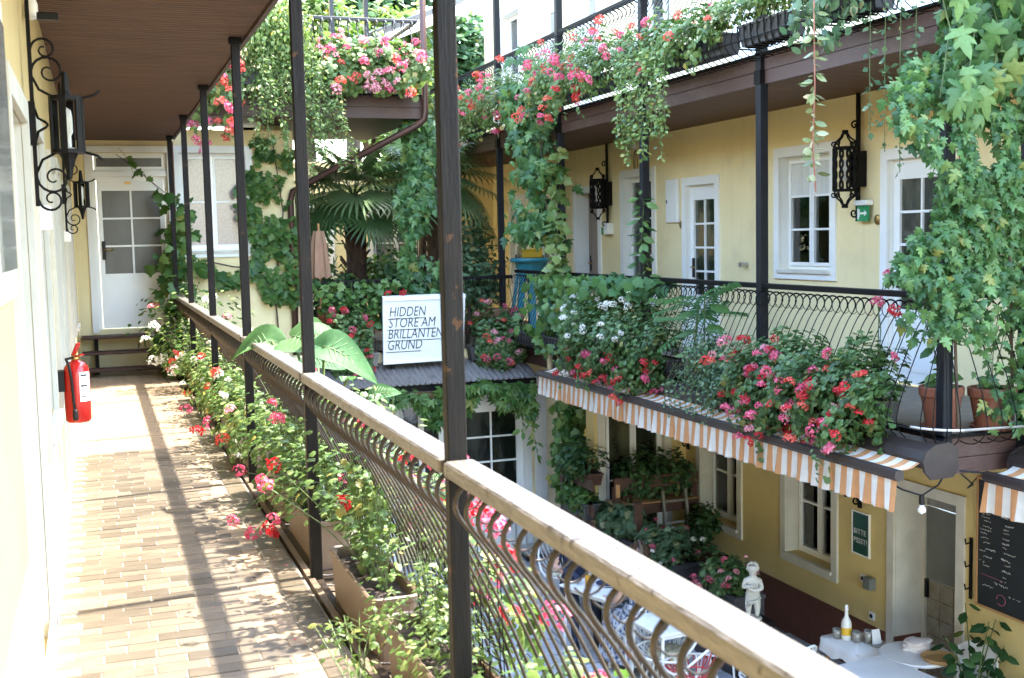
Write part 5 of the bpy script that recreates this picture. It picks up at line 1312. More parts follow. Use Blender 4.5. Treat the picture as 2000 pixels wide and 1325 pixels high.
t = thing('menu_stand', 'clear card stand with a small dish on the side table', 'card stand', (6.46, 8.42, zt)); MB().prism([(-.05, 0, .0), (.05, 0, .0), (.04, .03, .14), (-.04, .03, .14)], (0, .006, 0)).build('card', TABLEW, t, local=True); MB().lathe([(0, 0), (.07, 0), (.075, .02), (0, .01)], (0, 0, 0), 16).build('dish', TUMBLER, t, local=True)
# drink, plate on the far table
t = thing('drink_glass', 'glass of orange drink on the white table', 'glass', (4.72, 10.95, G+.721)); MB().lathe([(0, 0), (.03, 0), (.036, .11), (0, .11)], (0, 0, 0), 14).build('drink', mat('orange_juice', (.6, .3, .03), .3), t, local=True)
t = thing('plate', 'plate with blue rim and salad on the white table', 'plate', (4.93, 10.9, G+.721)); MB().lathe([(0, .004), (.09, .004), (.13, .018), (.128, .022), (.09, .01), (0, .01)], (0, 0, 0), 24).build('dish', WHITE2, t, local=True); MB().lathe([(.118, .0185), (.131, .0225), (.128, .0245)], (0, 0, 0), 24).build('blue_rim', NAVY, t, local=True)
# metal chair back by leafy pot, white sunlit chair back
t = thing('folding_chair', 'white sheet metal folding chair standing below the chalkboard', 'chair', (6.85, 7.6, G), -1.2)
mb = MB(); pr = []
for i in range(9): a = PI*i/8; pr.append((.17*math.cos(a), 0, .82+.1*math.sin(a)))
mb.prism(pr+[(-.17, 0, .5), (.17, 0, .5)], (0, .012, 0)); mb.build('backrest', TABLEW, t, local=True); MB().bbox(-.18, .18, -.38, -.01, .43, .445, .006).build('seat', TABLEW, t, local=True)
for x in (-.17, .17): MB().tube([(x, .0, .85), (x, -.02, .44), (x, -.36, 0)], .011, 6).build('leg', WIRE, t, local=True); MB().tube([(x*.95, -.36, .43), (x*.95, .03, 0)], .011, 6).build('leg', WIRE, t, local=True)
t = pot('dark pot with white rim holding the broad-leaved plant under the chalkboard', (6.72, 7.5, G), .17, .38, DBOX, False)

fp = MB()
for k in range(110):
    y = 2.8+9*RN.random()**1.6; x = .86-abs(RN.gauss(0, .33)); a = RN.random()*6.3; q = RN.uniform(.005, .011)
    if x > -.2: fp.quad((x+q*math.cos(a), y+q*math.sin(a), .004), (x-q*.6*math.sin(a), y+q*.6*math.cos(a), .009), (x-q*math.cos(a), y-q*math.sin(a), .004), (x+q*.6*math.sin(a), y-q*.6*math.cos(a), .006))
o = fp.build('fallen_petals', mat('fallen_petal', (.5, .06, .09), .7, (.35, .2, .08), scale=30)); tag(o, 'fallen red and brown petals scattered on the walkway tiles', 'petals', kind='stuff')

# ================================================================== FIGURES
def skin_mesh(name, V, E, mats, assign=None, sub=2):
    """one continuous skin over a skeleton; V: list of (x,y,z,r); assign(p)->material index"""
    me = bpy.data.meshes.new(name); me.from_pydata([v[:3] for v in V], E, [])
    o = bpy.data.objects.new('tmp', me); COL.objects.link(o)
    sk = o.modifiers.new('s', 'SKIN'); sk.use_smooth_shade = True
    for i, v in enumerate(V):
        r = v[3]; r = r if isinstance(r, tuple) else (r, r); me.skin_vertices[0].data[i].radius = r
    me.skin_vertices[0].data[0].use_root = True
    sb = o.modifiers.new('u', 'SUBSURF'); sb.levels = sub; sb.render_levels = sub
    bpy.context.view_layer.update()
    out = bpy.data.meshes.new_from_object(o.evaluated_get(bpy.context.evaluated_depsgraph_get())); bpy.data.objects.remove(o); out.name = name
    out.materials.clear()
    for m in mats: out.materials.append(m)
    out.shade_smooth()
    if assign:
        for p in out.polygons: p.material_index = assign(p.center)
    return out
def hand_chain(V, E, wrist, d, side, k=1.):
    """palm and five bent fingers"""
    d = Vector(d).normalized(); s_ = Vector(side).normalized(); n = d.cross(s_); b = len(V)
    wv = Vector(V[wrist][:3]); p = wv+d*.055*k; V.append((*p, .022*k)); E.append((wrist, b))
    for i, (o_, L) in enumerate(((-.026, .065), (-.009, .075), (.009, .07), (.026, .055))):
        q = p+s_*o_*k+d*.025*k; j = len(V); V.append((*q, .0085*k)); V.append((*(q+d*L*.5*k+n*.006*k), .008*k)); V.append((*(q+d*L*.85*k+n*.025*k), .006*k)); E += [(b, j), (j, j+1), (j+1, j+2)]
    q = wv+d*.02*k-s_*.028*k; j = len(V); V.append((*q, .01*k)); V.append((*(q+d*.04*k-s_*.022*k+n*.012*k), .008*k)); E += [(wrist, j), (j, j+1)]
DRESS = mat('blue_white_dress', (.55, .58, .62), .85, (.02, .045, .12), scale=26, detail=1)
def head_parts(t, c, face, hairm, k=1., skin=SKIN, up=.0):
    """hair cap with volume; features set into the head"""
    c = Vector(c); f = Vector(face).normalized(); u = Vector((0, 0, 1)); r = f.cross(u)
    mb = MB()
    for sg in (-1, 1): mb.lathe([(.0, -.009), (.009, 0), (0, .009)], tuple(c+f*.088*k+r*sg*.032*k+u*.012*k), 8)
    mb.build('eyes', BLACKP if skin is SKIN else skin, t, smooth=True)
    mb = MB(); mb.prism([tuple(c+f*.088*k+u*.015*k), tuple(c+f*.085*k+r*.013*k-u*.025*k), tuple(c+f*.115*k-u*.022*k), tuple(c+f*.085*k-r*.013*k-u*.025*k)], f*.004)
    mb.build('nose', skin, t)
    if hairm:
        P = unit(420); P = P[(P@np.array(f) < .35) & ((P[:, 2] > -.75))]; P = P*np.array([.098, .098, .12])*k+np.array(c)+np.array([0, 0, .012])
        d = (P-np.array(c)); foliage('hair', T_BLADE, P, np.array([0, 0, -1.])+unit(len(P))*.35, d, np.full(len(P), .11*k), hairm, t, stuff=False)
def seated(label, x, y, rz, dress, legs, hairm, top, reach):
    t = thing('person', label, 'person', (x, y, G), rz)
    # local: facing +Y, seat height .46
    V = [(0, 0, .54, (.155, .12)), (0, .01, .68, (.14, .10)), (0, .03, .85, (.145, .10)), (0, .03, .98, (.15, .085)), (0, .035, 1.06, .058), (0, .05, 1.14, .055), (0, .065, 1.22, (.078, .09)), (0, .06, 1.30, (.07, .08))]
    E = [(i, i+1) for i in range(7)]
    ends = []
    for sg in (-1, 1):
        b = len(V); V += [(sg*.10, .05, .53, .098), (sg*.12, .25, .54, .085), (sg*.12, .45, .53, .062), (sg*.12, .46, .28, .054), (sg*.12, .43, .09, .036), (sg*.12, .50, .04, .04), (sg*.125, .60, .03, .028)]
        E += [(0, b)]+[(b+i, b+i+1) for i in range(6)]
        b = len(V); a2 = reach if sg > 0 else (.22, .28, .72); V += [(sg*.17, .02, 1.0, .062), (sg*.24, .06, .78, .046), (sg*a2[0], a2[1], a2[2], .03)]
        E += [(3, b), (b, b+1), (b+1, b+2)]; hand_chain(V, E, b+2, (-.2*sg, 1, -.1), (sg, 0, 0))
    def asg(p):
        if p.z > 1.03: return 0
        if abs(p.x) > .2 and (p.y > .10 or p.z < .9) and p.z > .6: return 0
        if p.z < (.30 if dress else .08): return 0 if dress else 3
        if p.z > .60 or (dress and p.y < .5): return 1
        return 2
    link('body', skin_mesh('body', V, E, [SKIN, top, legs, BLACKP], asg), t, local=True)
    # features and skirt in local space
    WINV[t.name] = Matrix.Identity(4)
    head_parts(t, (0, .065, 1.235), (0, 1, -.1), hairm)
    if dress:
        mb = MB(); N = 26; vs = []
        for z, rx, ry, cy in ((.74, .16, .13, .02), (.60, .20, .2, .06), (.56, .24, .33, .17), (.44, .26, .37, .22), (.22, .28, .38, .24), (.12, .30, .39, .25)):
            for k in range(N): a = 2*PI*k/N; q = 1+(.05*math.sin(a*8) if z < .5 else 0); vs.append((rx*q*math.cos(a), cy+ry*q*math.sin(a), z))
        mb._add(vs, [(i*N+j, i*N+(j+1) % N, (i+1)*N+(j+1) % N, (i+1)*N+j) for i in range(5) for j in range(N)]); mb.build('skirt', top, t, smooth=True)
    return t
HAIRL = leafmat('brown_hair', (.025, .014, .008), (.05, .03, .018), (.09, .055, .03), trans=0)
seated('woman in a blue and white patterned dress sitting at the white table', 4.98, 10.18, .1, True, SKIN, HAIRL, DRESS, (.16, .38, .78))
seated('person in a navy top sitting across the table with a drink', 4.82, 11.55, PI-.15, False, NAVY, HAIRL, NAVY, (.12, .42, .80))
# putto statue on a black plinth
t = thing('statue', 'white plaster cherub statue with folded arms on a black stand', 'statue', (5.66, 9.22, -2.0), PI*.80)
V = [(0, 0, .19, (.062, .055)), (0, .008, .25, (.066, .062)), (0, 0, .31, (.058, .048)), (0, -.005, .355, (.05, .036)), (0, 0, .385, .027), (0, .005, .41, .034), (0, .008, .455, (.056, .058)), (0, .0, .495, (.05, .052))]
E = [(i, i+1) for i in range(7)]
for sg in (-1, 1):
    b = len(V); V += [(sg*.034, 0, .16, .046), (sg*.042, .015*(1+sg*.6), .09, .033), (sg*.040, .0, .035, .024), (sg*.042, .035, .012, .02)]; E += [(0, b), (b, b+1), (b+1, b+2), (b+2, b+3)]
    b = len(V); V += [(sg*.066, .005, .345, .026), (sg*.088, .03, .28, .023), (sg*.02, .075, .29+.02*sg, .017)]; E += [(3, b), (b, b+1), (b+1, b+2)]; hand_chain(V, E, b+2, (-sg, .2, .25), (0, .3, 1), .45)
link('figure', skin_mesh('figure', V, E, [STONE]), t, local=True); WINV[t.name] = Matrix.Identity(4)
mb = MB()
for d in unit(150):
    if d[1] < .55 and d[2] > -.5: mb.lathe([(0, -.013), (.011, 0), (0, .011)], (d[0]*.052, .004+d[1]*.054, .468+d[2]*.054), 6)
mb.build('curls', STONE, t, smooth=True); head_parts(t, (0, .004, .458), (0, 1, 0), None, .58, STONE)
mb = MB(); mb.lathe([(0, -.02), (.085, -.02), (.08, .0), (0, .0)], (0, .01, 0), 16); mb.build('base', STONE, t)
for a in range(5): mb = MB(); mb.tube([(-.08+.03*a, .05, .20-.02*a), (-.02+.02*a, .075, .16), (.05, .055, .10+.02*a)], .008, 4); mb.build('drapery_fold', STONE, t, smooth=True)
t = thing('plinth', 'black metal stand carrying the white cherub statue', 'stand', (5.68, 9.2, G))
MB().bbox(5.54, 5.80, 9.06, 9.34, -2.06, -2.022, .004).build('top', IRON, t)
for x, y in ((5.56, 9.08), (5.78, 9.08), (5.78, 9.32), (5.56, 9.32)): MB().box(x-.014, x+.014, y-.014, y+.014, G, -2.061).build('leg', IRON, t)
MB().box(5.575, 5.765, 9.0901, 9.31, -2.4, -2.075).build('panel', IRON, t)

# ================================================================== PLANTS ON THE WALKWAY RAILING
RX = (1, 0, 0)
mixL = [('red', 2), ('pink', 4), ('coral', 2), ('white', .6)]
def LP(lb, y0, y1, n, nf, cols, wisp=26, **kw):
    n = int(n*.75); a = dict(m=LF_GERB, size=.040, r=.21, th0=-10, th1=160, fl=(-20, 150), up=.5, clump=.5, fr=.036); a.update(kw)
    t = box_plant(lb, (1.05, y0, .17), (1.05, y1, .17), RX, n, nf, cols, group=None, **a)
    L = []
    for k in range(wisp):
        y = RN.uniform(y0, y1); h = a['r']*(1+a['up'])*RN.uniform(.8, 1.35); dx = RN.uniform(-.16 if a['th1'] > 165 else -.05, .14); dy = RN.uniform(-.12, .12)
        L.append([(1.05, y, .17), (1.05+dx*.3, y+dy*.4, .17+h*.6), (1.05+dx, y+dy, .17+h)])
    if L: strand('', L, wisp*11, a['m'], T_OVAL if a['m'] is LF_LIGHT else T_ROUND, .030, .035, parent=t, stem=STEM, hang=.2, sr=.0022)
    return t
LP('geranium with pale leaves right of the nearest post, red blooms through the bars', 1.95, 3.0, 700, 7, mixL, r=.2, up=.15)
LP('small-leaved herb with pale trailing shoots in the nearest left planter', 3.3, 4.1, 1100, 0, [], m=LF_LIGHT, T=T_OVAL, size=.032, r=.17, th0=-30, th1=175, clump=.5, up=.7, name='herb')
LP('tall loose geranium behind the wire trellis between the first two posts', 4.5, 5.28, 480, 8, mixL, wisp=46, r=.15, up=3.0, th0=35, th1=125, size=.036)
LP('bushy geranium with pink heads leaning over the walkway past the second post', 5.65, 6.5, 760, 8, [('pink', 5), ('coral', 1)], wisp=40, th1=165, fl=(60, 170), r=.17, up=1.8)
LP('geranium with red heads behind the bars before the third post', 6.7, 7.55, 800, 8, mixL, wisp=40, r=.17, up=1.9, th1=150)
LP('white flowering bush spilling over the fourth planter', 8.05, 8.9, 1100, 11, [('white', 5), ('rose', 1)], th1=205, fl=(30, 200), up=.8, m=LF_LIGHT)
LP('pale green geranium beyond the third post', 9.1, 9.95, 1100, 7, [('white', 3), ('coral', 2)], th1=160, up=.9, fl=(20, 200))
LP('geranium with hanging red heads over the tiles at the fourth post', 10.4, 11.3, 1100, 9, [('red', 3), ('white', 2)], th1=210, fl=(60, 230), up=1.0, m=LF_LIGHT)
LP('leafy geranium between fourth and fifth post', 11.5, 12.4, 1000, 7, [('white', 3), ('coral', 1)], th1=160, up=1.1, fl=(20, 200))
LP('white hydrangea bush in full sun at the far end of the railing', 12.8, 13.7, 1100, 20, [('white', 6), ('rose', 1)], th1=170, up=1.6, r=.27, fl=(40, 180), fr=.055, m=LF_LIGHT)
LP('dark leafy climber base beside the wooden steps', 14.0, 15.2, 1200, 6, [('coral', 1), ('white', 1)], th1=210, up=1.8, r=.3, m=LF_IVY, T=T_IVY, size=.08)
def rail_out(lb, y0, y1, n, nf, cols, z=.05, **kw):
    n = int(n*.55); a = dict(m=LF_GERB, size=.045, r=.17, th0=-80, th1=80, fl=(-60, 80), fr=.05); a.update(kw)
    return box_plant(lb, (1.17, y0, z), (1.17, y1, z), RX, n, nf, cols, **a)
rail_out('coral pink geranium hanging outside the bars at the bottom edge', .9, 1.8, 420, 6, mixL, z=.08)
rail_out('light green geranium outside the bars right of the nearest post', 2.0, 3.0, 420, 7, [('coral', 3), ('pink', 4), ('red', 1)], z=.3)
rail_out('red geranium cluster glowing behind the bars left of the nearest post', 3.3, 4.2, 300, 13, [('pink', 4), ('red', 3)], z=.40, r=.16)
rail_out('pink geranium cluster behind the bars of the second gap', 4.4, 5.3, 300, 13, [('pink', 5), ('red', 2)], z=.48, r=.18)
rail_out('red geranium cluster under the elephant ear leaves', 5.7, 6.9, 350, 18, [('red', 3), ('pink', 3)], z=.4, r=.2)
strand('thin yellow-green shoots trailing from the nearest planter on to the tiles', [[(1.0-.04*k, 3.9+.05*math.sin(k*2)-.02*k, .25), (.93-.05*k, 3.95+.03*k, .32-.02*k), (.82-.02*k, 3.9-.05*k, .14), (.80-.03*k, 3.8-.08*k, .0)] for k in range(6)], 170, LF_LIGHT, T_OVAL, .03, .04, stem=STEM)
t = thing('geranium', 'single pink geranium stems leaning out over the walkway tiles', 'flower', (.9, 6.2, .2))
mb = MB(); hp = []
for p in ((.62, 6.25, .12), (.70, 6.0, .1), (.78, 5.95, .12), (.60, 9.2, .33), (.63, 8.6, .25), (.72, 8.7, .30)):
    mb.tube([(.95, p[1]+.1, .22), ((.95+p[0])/2, p[1]+.03, p[2]+.12), p], .004, 4); hp.append(p)
mb.build('stem', STEM, t, kind='stuff'); flower_objs(np.array(hp), .045, [('pink', 2), ('red', 2)], t)
# elephant ear
def ear(L, w_, droop, fold=.25, n=9):
    V = []; F = []
    for i in range(n+1):
        s_ = i/n; x = -.28+1.28*s_; 
        prof_ = (max(0, math.sin(PI*min(1, (s_+.02)**.75)))**.65)*(1-.25*s_)
        for j in range(7):
            v = (j-3)/3; y = v*prof_*.46; cut = .30*max(0, 1-abs(v)*2.2)*max(0, 1-s_*3.2)
            V.append(((x+cut)*L, y*w_/.8, L*(-droop*max(0, x)**2+fold*abs(v)**1.5*prof_*.35-.25*max(0, -x)+.018*math.sin(v*9+s_*8))))
    for i in range(n):
        for j in range(6): o = i*7+j; F.append((o, o+1, o+8, o+7))
    me = np_mesh('leaf', np.array(V, float), np.array(F), np.full(len(V), .5), [LF_COLO]); return me
t = thing('elephant_ear', 'elephant ear plant with huge pale leaves over the handrail at the second post', 'plant', (1.08, 6.3, .2)); mb = MB()
mb2 = MB()
for c_, d_, n_, L, w_, dr, fo in (((1.06, 6.75, 1.06), (.45, -.75, -.05), (-.30, -.55, .75), .29, .31, .25, .3), ((1.0, 7.2, 1.0), (-.72, .3, .0), (-.1, -.6, .8), .29, .21, .55, .55),
                                  ((1.14, 6.2, 1.04), (.75, -.5, -.15), (-.1, -.7, .7), .28, .22, .85, .4), ((1.1, 6.4, .97), (.6, -.3, -.1), (-.1, -.6, .8), .2, .18, .3, .2),
                                  ((1.16, 6.55, 1.08), (.8, .2, .05), (-.2, -.6, .8), .2, .18, .4, .3), ((1.2, 5.35, .87), (.5, -.5, .3), (-.3, -.5, .8), .14, .12, .4, .3), ((1.15, 5.62, .93), (-.3, -.5, .2), (-.3, -.5, .8), .09, .08, .4, .3)):
    M = Matrix(frames(np.array([d_], float), np.array([n_], float))[0].tolist()); o = link('leaf', ear(L, w_, dr, fo), t); o.location = c_; o.rotation_euler = M.to_euler()
    mb.tube([(1.1, 6.3, .2), (1.12+(c_[0]-1.1)*.3, 6.3+(c_[1]-6.3)*.3, .7), c_], [.013, .010, .007], 6)
    R_ = M; V = [Vector((s_*L*.95, 0, L*(-dr*s_*s_)+.004)) for s_ in [i/9 for i in range(10)]]
    mb2.tube([R_ @ v+Vector(c_) for v in V], [.004*(1-.8*i/9) for i in range(10)], 4)
    for k in (1, 2, 3, 4, 5, 6):
        for sg in (-1, 1):
            b = V[k]; e = Vector((b.x+L*.17, sg*w_*.40*(1-.09*k), 0)); q = min(1, e.x/L); e.z = L*(-dr*q*q)+L*fo*(abs(e.y)/(w_*.575))**1.5*.30+.004; mm = (b+e)/2; mm.z += L*.0-.004*0; mb2.tube([R_ @ p_+Vector(c_) for p_ in (b, mm, e)], [.0022, .0016, .0008], 3)
mb.build('stem', STEM, t, smooth=True); mb2.build('leaf_veins', VEIN, t, smooth=True, kind='stuff')

# ================================================================== IVY AND PLANTS OF THE END WING
def ivy_end(k):
    u = rng.random(k); z = 3.0-2.2*u; c = 2.28-.10*np.sin(u*5)+.06*np.sin(u*13); w_ = .26+.14*np.sin(u*PI)
    return np.stack([c+w_*(rng.random(k)*2-1)*rng.random(k)**.2, 15.70-.10*rng.random(k), z], 1)
creeper('ivy climbing the end wall between window and downpipe', ivy_end, 900, LF_IVY, LF_IVY_O, T_IVY, .112, (-.1, -1, .2), 200, gap=2.0, gf=6, jit=.45, stems=[[(2.3, 15.69, -.2), (2.25, 15.69, 1), (2.4, 15.69, 2), (2.3, 15.69, 2.9)]])
def ivy_low(k):
    u = rng.random(k); return np.stack([1.30+.75*u, 15.70-.08*rng.random(k), 1.42-.25*np.sin(u*PI)*.8-.12*rng.random(k)], 1)
creeper('ivy branch growing along the end wall under the window', ivy_low, 110, LF_IVY, LF_IVY_O, T_IVY, .15, (0, -1, .3), 60, jit=.35, stems=[[(2.1, 15.69, 1.25), (1.7, 15.69, 1.3), (1.3, 15.69, 1.4)]])
def ivy_post(k):
    u = rng.random(k); return np.stack([.97+.10*rng.normal(size=k), 15.25+.15*rng.normal(size=k), .75+1.5*u], 1)
creeper('ivy winding up the farthest post beside the raised door', ivy_post, 190, LF_IVY, LF_IVY_O, T_IVY, .14, (-.3, -1, .2), 90, jit=.5, stems=[[(1.0, 15.25, .2), (.95, 15.22, 1), (.93, 15.25, 2.2), (.6, 15.3, 2.5), (.3, 15.35, 2.75)]], sr=.008)
strand('ivy shoot reaching across to the transom of the raised door', [[(.93, 15.3, 2.15), (.75, 15.3, 2.35), (.5, 15.33, 2.62), (.33, 15.36, 2.83)]], 13, LF_IVY, T_IVY, .12, .04, cat='climbing plant', name='climbing_vine', stem=BARK, hang=.9)
# big trailing shrub with long shoots at the corner of the upper end balcony
t = cloud('big pale trailing shrub hanging over the corner of the end balcony', (2.15, 14.55, 3.95), (.62, .4, .72), 5200, LF_LIGHT, T_OVAL, .06, cat='shrub', name='trailing_shrub', hang=.8, lumps=14, lump_r=.5)
L = []
for k in range(40):
    x = RN.uniform(1.75, 2.95); z = RN.uniform(3.3, 4.1); y = 14.45+RN.uniform(-.15, .15); l = RN.uniform(.5, 1.15); dx = RN.uniform(-.1, .3)
    L.append([(x, y, z), (x+dx*.5, y-.1, z-l*.25), (x+dx, y-.14, z-l*.65), (x+dx*1.2, y-.12, z-l)])
strand('x', L, 2300, LF_LIGHT, T_OVAL, .05, .06, parent=t)
box_plant('mass of bright red and pink geraniums behind the far walkway posts', (1.15, 14.62, 3.55), (1.75, 14.62, 3.55), (0, -1, 0), 700, 75, [('pink', 3), ('coral', 4), ('red', 1)], r=.42, fr=.065, spill=.6, m=LF_GERB, fl=(-80, 130), size=.08)
box_plant('sunlit pink geraniums on the end balcony right of the downspout post', (2.75, 14.62, 3.72), (4.05, 14.62, 3.72), (0, -1, 0), 1500, 62, [('pink', 4), ('rose', 5), ('coral', 2)], r=.30, fr=.06, up=.35, m=LF_GERB, size=.075)
# terrace plants
def palm(label, x, y, z0, H, nfr, L=.85, seed=0):
    t = thing('palm_tree', label, 'palm', (x, y, z0)); mb = MB(); mb.tube([(x, y, z0), (x+.02, y, z0+H*.5), (x, y, z0+H)], [.14, .15, .17], 12); mb.build('trunk', FIBRE, t, smooth=True)
    mb = MB()
    for i in range(70): a = RN.random()*6.3; z = z0+H*RN.random(); mb.bar((x+.14*math.cos(a), y+.14*math.sin(a), z), (x+.24*math.cos(a), y+.24*math.sin(a), z+.13), .03, .012)
    mb.build('leaf_bases', FIBRE, t, kind='stuff')
    ang = np.linspace(-2.2, 2.2, 30); V = []; F = []
    for a in ang:
        l = (1-.12*abs(a)); o = len(V); c_, s_ = math.cos(a), math.sin(a)
        for (px, py, pz) in ((.03, 0, 0), (.5*l, -.035, .03), (l*.85, -.022, -.04), (l, 0, -.16), (l*.85, .022, -.04), (.5*l, .035, .03)): V.append((px*c_-py*s_, px*s_+py*c_, pz))
        F += [(o, o+1, o+5), (o+1, o+2, o+5), (o+2, o+4, o+5), (o+2, o+3, o+4)]
    me = np_mesh('frond', np.array(V, float), np.array(F), np.full(len(V), .5), [LF_PALM]); st = MB()
    for i in range(nfr):
        a = i*2.4+seed; el = 1.15-1.75*(i/nfr)**.9; pl = .42+.25*RN.random(); d = Vector((math.cos(a)*math.cos(el), math.sin(a)*math.cos(el), math.sin(el)))
        c0 = Vector((x, y, z0+H)); c1 = c0+d*pl-Vector((0, 0, .08*(1-el)*pl)); st.tube([c0, c0+d*pl*.55+Vector((0, 0, .05)), c1], [.013, .009, .007], 5)
        d2 = (d-Vector((0, 0, .45))).normalized(); up = Vector((0, 0, 1)); yv = up.cross(d2).normalized(); zv = d2.cross(yv); s_ = L*(.55+.3*RN.random())
        M = Matrix([[d2[r], yv[r], zv[r], c1[r]] for r in range(3)]+[[0, 0, 0, 1]]) @ Matrix.Diagonal((s_, s_, s_, 1)); o = bpy.data.objects.new('frond', me); COL.objects.link(o); o.parent = t; o.matrix_parent_inverse = WINV[t.name]; o.matrix_basis = M
    st.build('leaf_stalks', STEM, t, smooth=True)
palm('fan palm with brown fibrous trunk left of the ivy column on the terrace', 3.62, 16.9, .5, 1.75, 26, .95)
palm('fan palm on the terrace right of the nearest post', 4.95, 17.2, .5, 1.95, 24, .95, 1.3)
def col3(k):
    u = rng.random(k); c = 4.12+.06*np.sin(u*9); w_ = .14+.16*u+.05*np.sin(u*17)
    return np.stack([c+w_*(rng.random(k)*2-1), 15.12+.14*(rng.random(k)*2-1), 3.25-2.5*u], 1)
creeper('bright vine column hanging from the end balcony corner behind the sign', col3, 900, LF_VINE, LF_VINE_O, T_MAPLE, .13, (-.2, -1, .2), 200, jit=.5, stems=[[(4.15, 15.15, .1), (4.1, 15.15, 1.5), (4.15, 15.15, 3.2)]])
for lb, c_, r3, n, m, T_, s_ in (('dark leafy shrub on the terrace at the foot of the palm', (3.2, 16.2, .75), (.45, .35, .55), 900, LF_DARK, T_OVAL, .11),
                            ('dark bushy shrub behind the sign on the terrace', (3.95, 16.0, .9), (.5, .4, .6), 1100, LF_DARK, T_OVAL, .1),
                            ('loose grey-green shrub behind the railing right of the sign', (4.95, 15.7, 1.05), (.55, .4, .6), 1500, LF_BLUE, T_OVAL, .10),
                            ('tall thin shrub against the far right terrace wall', (5.4, 16.8, 1.2), (.5, .5, .9), 1200, LF_BLUE, T_OVAL, .10),
                            ('deep shade shrub in the back corner of the terrace', (3.0, 18.2, 1.5), (.5, .5, 1.0), 900, LF_DARK, T_OVAL, .14),
                            ('shrub in front of the white back window of the terrace', (4.4, 18.8, 1.0), (.6, .5, .8), 900, LF_IVY, T_OVAL, .12)):
    cloud(lb, c_, r3, n, m, T_, s_, trunk=(.1, .03))
strand('green creeper draped along the left half of the terrace railing', [[(2.65+.1*i+.0, 15.05, 1.08), (2.7+.1*i, 15.0, .95-.1*(i % 3)), (2.72+.1*i, 14.98, .75-.1*(i % 4))] for i in range(12)], 260, LF_IVY, T_IVY, .1, .08, cat='climbing plant', name='climbing_vine')
box_plant('dark red geraniums left of the white sign overhanging the roof', (2.8, 14.88, .12), (3.32, 14.88, .12), (0, -1, 0), 1500, 22, [('pink', 3), ('red', 3), ('coral', 1)], r=.30, up=.75, spill=.3, fr=.045, m=LF_GER, th1=130)
box_plant('dark geraniums with pink heads right of the white sign', (4.80, 14.88, .12), (5.45, 14.88, .12), (0, -1, 0), 1900, 28, [('pink', 3), ('coral', 3), ('rose', 1)], r=.32, up=.6, spill=.25, fr=.045, m=LF_GER, th1=130)
t = thing('geranium', 'two red flower heads peeping over the top of the white sign', 'flowers', (3.8, 15.0, .7)); mb = MB(); P = np.array([(3.62, 14.93, .90), (3.83, 14.93, .895)])
for p in P: mb.tube([(p[0]+.05, 15.0, .2), tuple(p)], .004, 4)
mb.build('stem', STEM, t); flower_objs(P, .045, [('red', 1)], t)
# creeper under the corrugated eave, vine at the passage
def eave(k):
    x = 2.9+2.5*rng.random(k); dr = .22+.16*np.sin(x*5)+.28*np.clip(x-4.9, 0, 1)+.12*np.sin(x*13)
    return np.stack([x, 14.26+.12*(rng.random(k)*2-1), -.31-dr*rng.random(k)**1.1], 1)
creeper('virginia creeper hanging along the eave of the corrugated roof', eave, 560, LF_IVY, LF_IVY_O, T_DIGIT, .15, (0, -1, .25), 220, jit=.45, stems=[[(2.9, 14.3, -.33), (4, 14.3, -.36), (5.4, 14.3, -.34)]], sr=.008)
strand('thin creeper shoots dangling right of the white glazed door', [[(5.25, 14.22, -.5), (5.3, 14.2, -.8), (5.38, 14.2, -1.05), (5.42, 14.2, -1.3)], [(5.1, 14.25, -.45), (5.2, 14.2, -.75), (5.22, 14.2, -.95)]], 34, LF_IVY, T_OVAL, .11, .05, cat='climbing plant', name='climbing_vine', hang=1.2)
def pas(k):
    u = rng.random(k); return np.stack([5.74+.13*rng.normal(size=k)+.08*u, 13.9+.15*rng.normal(size=k), -.35-1.35*u**1.3], 1)
creeper('dark vine with bare twisted trunk at the passage below the awning', pas, 330, LF_IVY, LF_IVY_O, T_IVY, .14, (-.3, -1, .2), 120, jit=.5, stems=[[(5.62, 13.9, -2.8), (5.66, 13.9, -2.0), (5.72, 13.9, -1.3), (5.7, 13.9, -.4)], [(5.66, 13.92, -2.8), (5.62, 13.92, -2.1), (5.74, 13.92, -1.5), (5.85, 13.95, -.6)]], sr=.03)

# ================================================================== RIGHT BALCONY PLANTS
OX = (-1, 0, 0); mixR = [('red', 5), ('pink', 5), ('coral', 1.5), ('rose', 1), ('white', .5)]
box_plant('large geranium mound of pink and red flowers over the near awning', (5.29, 6.75, .36), (5.29, 8.6, .36), OX, 5600, 105, mixR, r=.31, spill=.55, up=.12, th0=-80, th1=135, fl=(-85, 60), fr=.042, clump=.5)
box_plant('geraniums with scarlet heads below and white blooms above, far awning', (5.29, 10.15, .36), (5.29, 12.3, .36), OX, 5400, 60, [('red', 5), ('pink', 3), ('coral', 1)], r=.30, spill=.45, up=.55, th0=-80, th1=140, fl=(-85, 0), fr=.042, clump=.5)
box_plant('small white pelargonium blooms between the far geraniums', (5.24, 10.4, .55), (5.24, 12.2, .55), OX, 500, 34, [('white', 1)], r=.29, up=.5, fl=(-10, 110), fr=.035)
cloud('fine-leaved shrub trailing from the box beside the black post', (5.2, 9.15, .42), (.25, .42, .42), 2600, LF_BLUE, T_OVAL, .04, hang=.5, lumps=12, name='trailing_shrub', cat='shrub')
strand('fine shoots trailing below the shrub box over the awning', [[(5.1, 8.75+.1*i, .4), (4.98, 8.75+.1*i, .2), (4.97, 8.74+.1*i, -.02-.04*(i % 3))] for i in range(10)], 420, LF_BLUE, T_SMALL, .035, .03)
